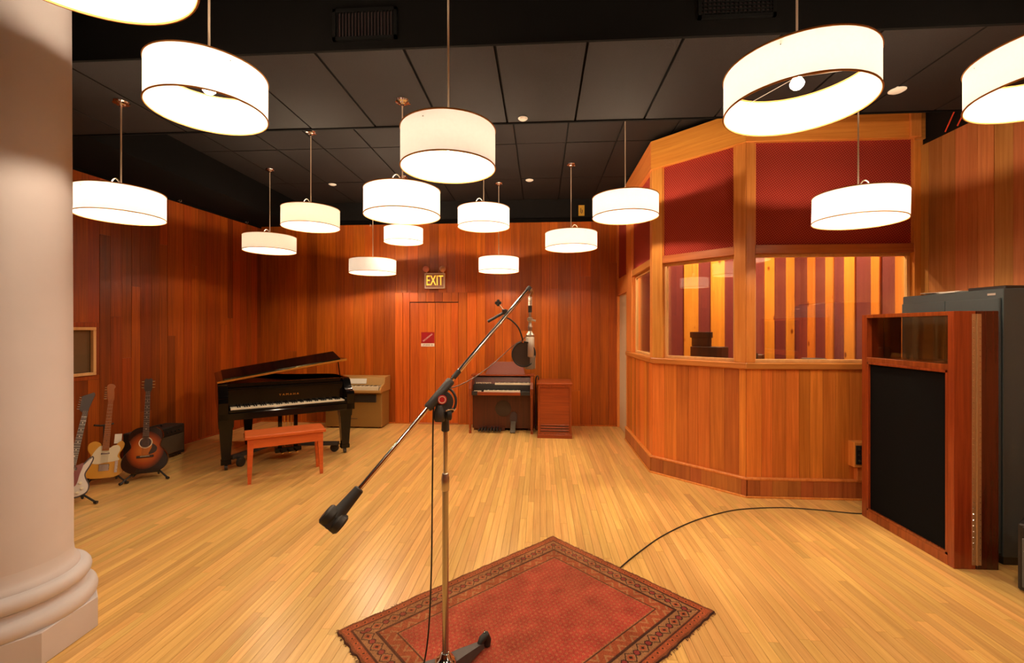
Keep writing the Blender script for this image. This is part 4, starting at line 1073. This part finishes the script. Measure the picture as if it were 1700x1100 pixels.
# ------------------------------------------------------------------ rug
def rug():
    A = Vector((.094, 3.614)); ex = Vector((1.004 - .094, 2.709 - 3.614)); ey = Vector((-1.127 - .094, 2.425 - 3.614))
    Wx, Wy = 1.285, 1.705; ang = math.atan2(ex.y, ex.x)
    nx, ny = 321, 427
    X, Y = np.meshgrid(np.linspace(0, Wx, nx), np.linspace(0, Wy, ny), indexing='ij')
    rs = np.random.RandomState(4)
    dx = np.minimum(X, Wx - X); dy = np.minimum(Y, Wy - Y); d = np.minimum(dx, dy)
    al = np.where(dx < dy, Y, X)                       # coordinate running along the border
    R = np.zeros((nx, ny, 3))
    red = np.array([.34, .052, .034]); rust = np.array([.29, .068, .028]); tan = np.array([.34, .165, .072]); dark = np.array([.022, .012, .012]); brown = np.array([.20, .060, .025])
    def setm(m, c, k=1.):
        R[m] = R[m] * (1 - k) + np.array(c) * k
    R[:] = red
    # field: rows of small pale buds
    gx = (X / .030) % 1; gy = ((Y / .030) + .5 * (np.floor(X / .030) % 2)) % 1
    bud = ((gx - .5) ** 2 + (gy - .5) ** 2) < .055
    core = ((gx - .5) ** 2 + (gy - .5) ** 2) < .012
    setm(bud, tan * 1.1, .55); setm(core, red * .7, .6)
    b = d < .245; setm(b, brown)
    # inner guard: chevron leaves
    g = (d > .165) & (d < .235); setm(g, rust * .95)
    zz = np.abs(((al + (d - .2) * 1.2) / .05) % 1 - .5) * .0 + (((al / .055) % 1) + ((d - .165) / .07) * np.where((al / .055) % 2 < 1, 1, -1)) % 1
    setm(g & (zz > .35) & (zz < .62), tan * .95, .85)
    for q in (.160, .238): setm(np.abs(d - q) < .005, dark, .8)
    setm(np.abs(d - .245) < .003, tan, .7)
    # main border: lozenges with hooked flowers
    g = (d > .065) & (d < .152); setm(g, tan * .8)
    a = ((al / .105) % 1 - .5) * .105; c = d - .108
    loz = np.abs(a) / .045 + np.abs(c) / .040
    setm(g & (loz < 1.0) & (loz > .82), dark); setm(g & (loz < .55), rust * 1.1); setm(g & (loz < .26), dark)
    a2 = (((al / .105) + .5) % 1 - .5) * .105; rr = np.sqrt(a2 ** 2 + c ** 2)
    setm(g & (rr < .017), [.22, .035, .03]); setm(g & (rr < .021) & (rr > .015), dark)
    for q in (.060, .153): setm(np.abs(d - q) < .0042, dark, .85)
    # outer guard
    g = (d > .018) & (d < .056); setm(g, rust)
    a = ((al / .048) % 1 - .5) * .048; rr = np.sqrt(a ** 2 + (d - .037) ** 2)
    setm(g & (rr < .012), np.array([.42, .10, .03])); setm(g & (rr < .006), dark)
    setm(d < .018, brown * .8); setm(d < .006, dark * 1.6)
    # knots, wear, abrash
    def sm(n, k):
        z = rs.rand(n, n); xi = np.linspace(0, n - 1.001, nx); yi = np.linspace(0, n - 1.001, ny)
        x0 = xi.astype(int); y0 = yi.astype(int); fx = (xi - x0)[:, None]; fy = (yi - y0)[None]
        fx = fx * fx * (3 - 2 * fx); fy = fy * fy * (3 - 2 * fy)
        return (z[x0][:, y0] * (1 - fx) * (1 - fy) + z[x0 + 1][:, y0] * fx * (1 - fy) + z[x0][:, y0 + 1] * (1 - fx) * fy + z[x0 + 1][:, y0 + 1] * fx * fy) * k
    wear = np.clip(sm(6, 1) + sm(14, .5) - .55, 0, 1)
    worn = np.clip(1.25 - (X / Wx) * 1.3 - .15 * (Y / Wy), 0, 1) * .5 + wear * .35
    faded = np.array([.28, .115, .05])
    R = R * 1.2
    R = R * (1 - worn[..., None] * .5) + faded * worn[..., None] * .5
    R *= (.72 + .5 * rs.rand(nx, ny))[..., None] * (.8 + sm(20, .4))[..., None]
    th = .009
    Z = th + .0012 * rs.rand(nx, ny) + .004 * (sm(7, 1) - .3)
    e = 0.006 * (sm(40, 1) - .5) * 2
    ed = np.clip(1 - d / .03, 0, 1)
    Xo = X + e * ed; Yo = Y + 0.006 * (sm(46, 1) - .5) * 2 * ed
    Z[0, :] = Z[-1, :] = 0.001; Z[:, 0] = Z[:, -1] = .001
    co_ = np.stack([Xo, Yo * -1, Z], -1).reshape(-1, 3)
    i = np.arange(nx * ny).reshape(nx, ny)
    q = np.stack([i[:-1, :-1], i[:-1, 1:], i[1:, 1:], i[1:, :-1]], -1).reshape(-1, 4)
    me = bpy.data.meshes.new('pile'); me.vertices.add(nx * ny); me.vertices.foreach_set('co', co_.ravel())
    me.loops.add(q.size); me.loops.foreach_set('vertex_index', q.ravel()); me.polygons.add(len(q))
    me.polygons.foreach_set('loop_start', np.arange(0, q.size, 4)); me.polygons.foreach_set('loop_total', np.full(len(q), 4)); me.update(); me.validate()
    ca = me.color_attributes.new('pattern', 'FLOAT_COLOR', 'POINT')
    ca.data.foreach_set('color', np.concatenate([np.clip(R, 0, 1).reshape(-1, 3), np.ones((nx * ny, 1))], 1).ravel())
    m, tt, bs = nt('woven_rug'); at = N(tt, 'ShaderNodeVertexColor'); at.layer_name = 'pattern'
    tt.links.new(at.outputs[0], bs.inputs['Base Color']); bs.inputs['Roughness'].default_value = .95; bs.inputs['Specular IOR Level'].default_value = .1
    me.materials.append(m)
    t = thing('rug', 'worn red patterned oriental rug with dark-flowered border lying diagonally on the floor', 'rug', (A.x, A.y, 0), ang)
    o = bpy.data.objects.new('pile', me); COL.objects.link(o); o.parent = t
    fr = MB()
    for k in range(520):
        s = rs.rand() * 2 * (Wx + Wy); L = rs.uniform(.006, .016)
        if s < Wx: p = (s, 0); dd = (0, 1)
        elif s < Wx + Wy: p = (Wx, -(s - Wx)); dd = (1, 0)
        elif s < 2 * Wx + Wy: p = (s - Wx - Wy, -Wy); dd = (0, -1)
        else: p = (0, -(s - 2 * Wx - Wy)); dd = (-1, 0)
        j = rs.uniform(-.008, .008)
        fr.cyl((p[0], p[1], .005), (p[0] + dd[0] * L + j * dd[1], p[1] + dd[1] * L + j * dd[0], .002), .0012, seg=3)
    o = fr.build('fringe', plain('rug_fringe', (.16, .06, .03), .95), t); o['kind'] = 'stuff'
    return t
rug()

# ------------------------------------------------------------------ microphone boom stand
bx, by = -.452, 2.130
t = thing('boom_stand', 'tall chrome microphone boom stand with cast iron base standing on the rug', 'microphone stand', (bx, by, .012))
def V(p): return Vector(p) - Vector((bx, by, .012))
bs = MB()
for k in range(3):
    a = math.radians((50, 197, 300)[k])
    R = Matrix.Rotation(a, 4, 'Z')
    pts = [(.0, -.055), (.10, -.042), (.20, -.024), (.235, -.020), (.235, .020), (.20, .024), (.10, .042), (.0, .055)]
    n = len(pts); zt = [.062, .055, .042, .034, .034, .042, .055, .062]
    vs = [(p[0], p[1], .006 if p[0] < .15 else .014) for p in pts] + [(p[0], p[1] * .7, zt[i]) for i, p in enumerate(pts)]
    fs = [tuple(range(n))[::-1], tuple(range(n, 2 * n))] + [(i, (i + 1) % n, n + (i + 1) % n, n + i) for i in range(n)]
    bs.add(vs, fs, R)
base = bs.build('base', M['base_metal'], t, 30)
for k in range(3):
    a = math.radians((50, 197, 300)[k]); R = Matrix.Rotation(a, 4, 'Z')
    MB().tube([(.215, 0, .03), (.235, 0, .052), (.262, 0, .060), (.272, 0, .03), (.268, 0, .004)], [.013, .018, .019, .021, .019], 12, R).build('rubber_foot', M['black_rubber'], base, 50)
    MB().lathe([(.004, .0), (.006, .006), (0, .01)], 10, R @ Matrix.Translation((.258, 0, .076))).build('bolt', M['chrome'], base, 40)
MB().lathe([(.052, .055), (.050, .068), (.040, .080), (.028, .088), (.022, .105), (.018, .108)], 28).build('base_hub', M['chrome'], t, 50)
ZPV = 1.345
MB().cyl((0, 0, .09), (0, 0, .895), .0150, seg=20).build('lower_tube', M['tube'], t, 40)
MB().lathe([(.0165, .87), (.019, .875), (.019, .935), (.0165, .94), (.0165, .95), (.013, .955)], 20).build('height_collar', M['nickel'], t, 40)
MB().cyl((0, 0, .93), (0, 0, 1.21), .0105, seg=16).build('upper_tube', M['chrome'], t, 40)
MB().lathe([(.013, 1.15), (.019, 1.155), (.018, 1.20), (.022, 1.215), (.024, 1.25), (.017, 1.27)], 18).build('clutch_sleeve', M['black_metal'], t, 40)
tip, cwt = V((-.067, 2.401, 1.857)), V((-.800, 1.812, .925))
ax = (tip - cwt).normalized(); piv = tip + (cwt - tip) * .548
# rotation taking z to the boom axis
Q = ax.to_track_quat('Z', 'Y').to_matrix().to_4x4()
MB().cyl(cwt + ax * .03, tip, .0105, seg=18).build('boom_tube', M['chrome'], t, 40)
CLM = Matrix.Translation(piv) @ Q
cl = MB().lathe([(.0175, -.085), (.021, -.08), (.021, .08), (.0175, .085)], 20, CLM).build('boom_clutch', M['black_metal'], t, 40)
facing = Vector((-piv.x - bx, -piv.y - by, 0)).normalized()
side_ = facing.cross(Vector((0, 0, 1)))
FQ = Matrix(((-side_.x, -facing.x, 0, piv.x), (-side_.y, -facing.y, 0, piv.y), (-side_.z, -facing.z, 1, piv.z), (0, 0, 0, 1)))   # x right as seen from the room's front, y away, z up
ly = FQ.to_3x3()
# swivel quadrant, badge and wing bolt
quad = [(.0, .01)] + [(.052 * math.cos(a) + .012, .052 * math.sin(a) - .035) for a in np.linspace(1.1, -1.9, 14)] + [(-.02, -.06)]
MB().prism(quad, -.010, .010, 'xz', .002, mat=FQ).build('swivel_plate', M['black_metal'], t, 30)
MB().tube([(.072 * math.cos(a) + .004, 0, .072 * math.sin(a) - .035) for a in np.linspace(1.0, -1.1, 12)], .006, 8, FQ).build('friction_arc', M['black_metal'], t, 50)
bd_ = MB().lathe([(.021, 0), (.021, .003), (.018, .004), (0, .004)], 24, FQ @ Matrix.Translation((.012, -.0225, -.022)) @ Matrix.Rotation(PI / 2, 4, 'X')).build('badge', M['badge'], t, 40)
MB().lathe([(.016, .004), (.0165, .0052), (.0135, .0052), (.013, .004)], 24, FQ @ Matrix.Translation((.012, -.0225, -.022)) @ Matrix.Rotation(PI / 2, 4, 'X'), caps=False).build('badge_ring', M['pale_text'], bd_)
MB().lathe([(.02, -.012), (.027, -.008), (.027, .008), (.02, .012)], 18, FQ @ Matrix.Translation((.045, 0, -.095)) @ Matrix.Rotation(PI / 2, 4, 'Y')).build('clamp_knob', M['black_rubber'], t, 40)
MB().tube([(.03, -.01, -.075), (.055, -.018, -.066), (.07, -.01, -.072)], .005, 8, FQ).build('clamp_lever', M['chrome'], t, 50)
MB().lathe([(.022, -.125), (.028, -.11), (.026, -.08), (.018, -.06), (.016, -.05)], 18, FQ @ Matrix.Translation((.0, 0, 0))).build('swivel_neck', M['black_metal'], t, 40)
# counterweight: flared sleeve ending in crossed round lobes
CM = Matrix.Translation(cwt) @ Q
cw = MB().lathe([(.016, .085), (.021, .08), (.024, .03), (.028, -.03), (.034, -.05)], 20, CM).build('counterweight', M['black_rubber'], t, 40)
xm = FQ.to_3x3()
dirp = (ax - facing * ax.dot(facing)).normalized()
for s, off in ((1, .024), (-1, .024)):
    pc = cwt - ax * .062 + (ax.cross(facing)).normalized() * (s * off)
    MM = Matrix.Translation(pc) @ ((ax.cross(facing)).normalized().to_track_quat('Z', 'Y').to_matrix().to_4x4())
    MB().lathe([(.0, -.022), (.034, -.020), (.042, -.012), (.042, .012), (.034, .020), (0, .022)], 24, MM).build('weight_lobe', M['black_rubber'], cw, 40)
MB().lathe([(.0, -.03), (.03, -.024), (.035, 0), (.03, .024), (0, .03)], 20, Matrix.Translation(cwt - ax * .075) @ Q).build('weight_lobe', M['black_rubber'], cw, 50)
MB().cyl(piv + ax * .10, piv + ax * .145, .0125, seg=14).build('wear_band', M['black_rubber'], t, 40)
MB().tube([tip - ax * .01, tip + ax * .015], .012, 12).build('end_cap', M['black_rubber'], t)
# microphone hanging from the tip
mx_, my_ = -.058, 2.413
t = thing('microphone', 'vintage satin nickel tube microphone hanging from the end of the boom', 'microphone', (mx_, my_, 1.435))
MB().tube([(-.012, -.012, .425), (.004, -.004, .424), (.012, 0, .405), (.0, 0, .385)], .008, 10).build('swivel_hook', M['chrome'], t, 50)
b = MB(); b.lathe([(.006, .385), (.010, .375), (.010, .335), (.008, .330)], 14)
for z in np.arange(.338, .385, .008): b.lathe([(.0105, z), (.012, z + .002), (.0105, z + .004)], 14)
b.build('threaded_rod', M['nickel'], t, 40)
MB().cyl((0, 0, .30), (0, 0, .336), .010, seg=14).build('black_sleeve', M['black_rubber'], t, 40)
b = MB(); b.lathe([(.007, .30), (.007, .275), (.015, .27), (.016, .258), (.009, .25), (.009, .235), (.013, .225), (.012, .215), (.010, .20), (.018, .188), (.0225, .182), (.0225, .172), (.021, .17)][::-1], 20)
b.build('swivel_mount', M['nickel'], t, 40)
MB().cyl((0, 0, .262), (.03, -.008, .255), .006, seg=10).build('thumb_screw', M['nickel'], t, 40)
MB().lathe([(.021, .172), (.0235, .168), (.0245, .07), (.0235, .066)][::-1], 28).build('body', M['mic'], t, 50)
gr = MB()
gr.prism(smooth_closed([(-.026, .012), (-.02, .0), (.02, .0), (.026, .012), (.026, .055), (.024, .068), (-.024, .068), (-.026, .055)], 3), -.017, .017, 'xz', .004)
gr.build('grille_head', M['mic_mesh'], t, 40)
for x in (-.0265, .0265): MB().box(x - .0015, x + .0015, -.018, .018, .004, .068, .001).build('grille_frame', M['mic'], t)
MB().box(-.027, .027, -.0185, .0185, .062, .072, .002).build('grille_collar', M['mic'], t)
# pop filter clamped to the boom
pc = Vector((-.090, 2.388, 1.515))
t = thing('pop_filter', 'round dark mesh pop filter on a gooseneck clamped to the boom', 'pop filter', (-.188, 2.345, 1.70))
def VV(p): return Vector(p) - Vector((-.188, 2.345, 1.70))
RP = Matrix.Translation(VV(pc)) @ Matrix.Rotation(math.radians(16), 4, 'Z')
MB().tube([(.062 * math.cos(a), 0, .065 * math.sin(a)) for a in np.linspace(0, 2 * PI, 49)[:-1]], .004, 8, RP, closed=True).build('hoop', M['black_rubber'], t, 60)
MB().lathe([(.0, -.001), (.061, -.001), (.061, .001), (0, .001)], 40, RP @ Matrix.Rotation(PI / 2, 4, 'X') @ Matrix.Diagonal((1, 1.05, 1, 1))).build('mesh_screen', M['pop'], t)
MB().tube(smooth_open([VV((-.198, 2.335, 1.712)), VV((-.16, 2.358, 1.697)), VV((-.118, 2.36, 1.655)), VV((-.098, 2.375, 1.60)), VV((-.096, 2.386, 1.585))], 6), .0042, 8).build('gooseneck', M['black_rubber'], t, 60)
MB().cyl(VV((-.096, 2.387, 1.59)), VV((-.097, 2.388, 1.575)), .008, seg=12).build('ferrule', M['chrome'], t, 40)
cb = VV((-.185, 2.318, 1.733))
MB().tube([cb, VV((-.27, 2.30, 1.685))], .0075, 8).build('clamp_bar', M['black_metal'], t, 50)
MB().lathe([(.010, -.012), (.014, -.006), (.014, .012), (.010, .016)], 14, Matrix.Translation(cb)).build('clamp', M['black_metal'], t, 40)
MB().cyl(cb, VV((-.215, 2.30, 1.775)), .003, seg=8).build('clamp_screw', M['chrome'], t, 40)
for a in range(4):
    MB().lathe([(0, -.009), (.007, -.006), (.008, .0), (.007, .006), (0, .009)], 10, Matrix.Translation(VV((-.217 + .009 * math.cos(a * PI / 2), 2.30, 1.780 + .009 * math.sin(a * PI / 2))))).build('knob_lobe', M['black_rubber'], t, 40)
# microphone cable
cab = smooth_open([(-.064, 2.425, 1.62), (-.10, 2.43, 1.59), (-.152, 2.42, 1.555), (-.253, 2.31, 1.462), (-.347, 2.215, 1.398), (-.42, 2.15, 1.368), (-.452, 2.13, 1.375), (-.475, 2.085, 1.345)], 6)
o = MB().tube(cab, .0026, 6).build('microphone_cable', M['grey_cable'], None, 60); tag(o, 'thin brown microphone cable sagging from the microphone to the stand clutch', 'cable')
cab = smooth_open([(-.475, 2.085, 1.345), (-.492, 2.062, 1.30), (-.497, 2.058, .94), (-.503, 2.06, .52), (-.522, 2.06, .20), (-.56, 2.03, .03), (-.60, 1.92, .018), (-.55, 1.72, .018)], 8)
o = MB().tube(cab, .0036, 8).build('stand_cable', M['cable'], None, 60); tag(o, 'black cable dropping beside the stand pole to the rug', 'cable')
# floor cable from rug to the baffle
cab = smooth_open([(.50, 3.10, .004), (.557, 3.188, .005), (.714, 3.392, .005), (.963, 3.68, .005), (1.292, 3.971, .005), (1.624, 4.183, .005), (1.876, 4.281, .005), (2.22, 4.33, .005), (2.518, 4.294, .005), (2.81, 4.235, .005), (3.0, 4.28, .005), (3.1, 4.5, .005)], 8)
o = MB().tube(cab, .0045, 8).build('floor_cable', M['cable'], None, 60); tag(o, 'black cable curving across the floor from rug to baffle', 'cable')
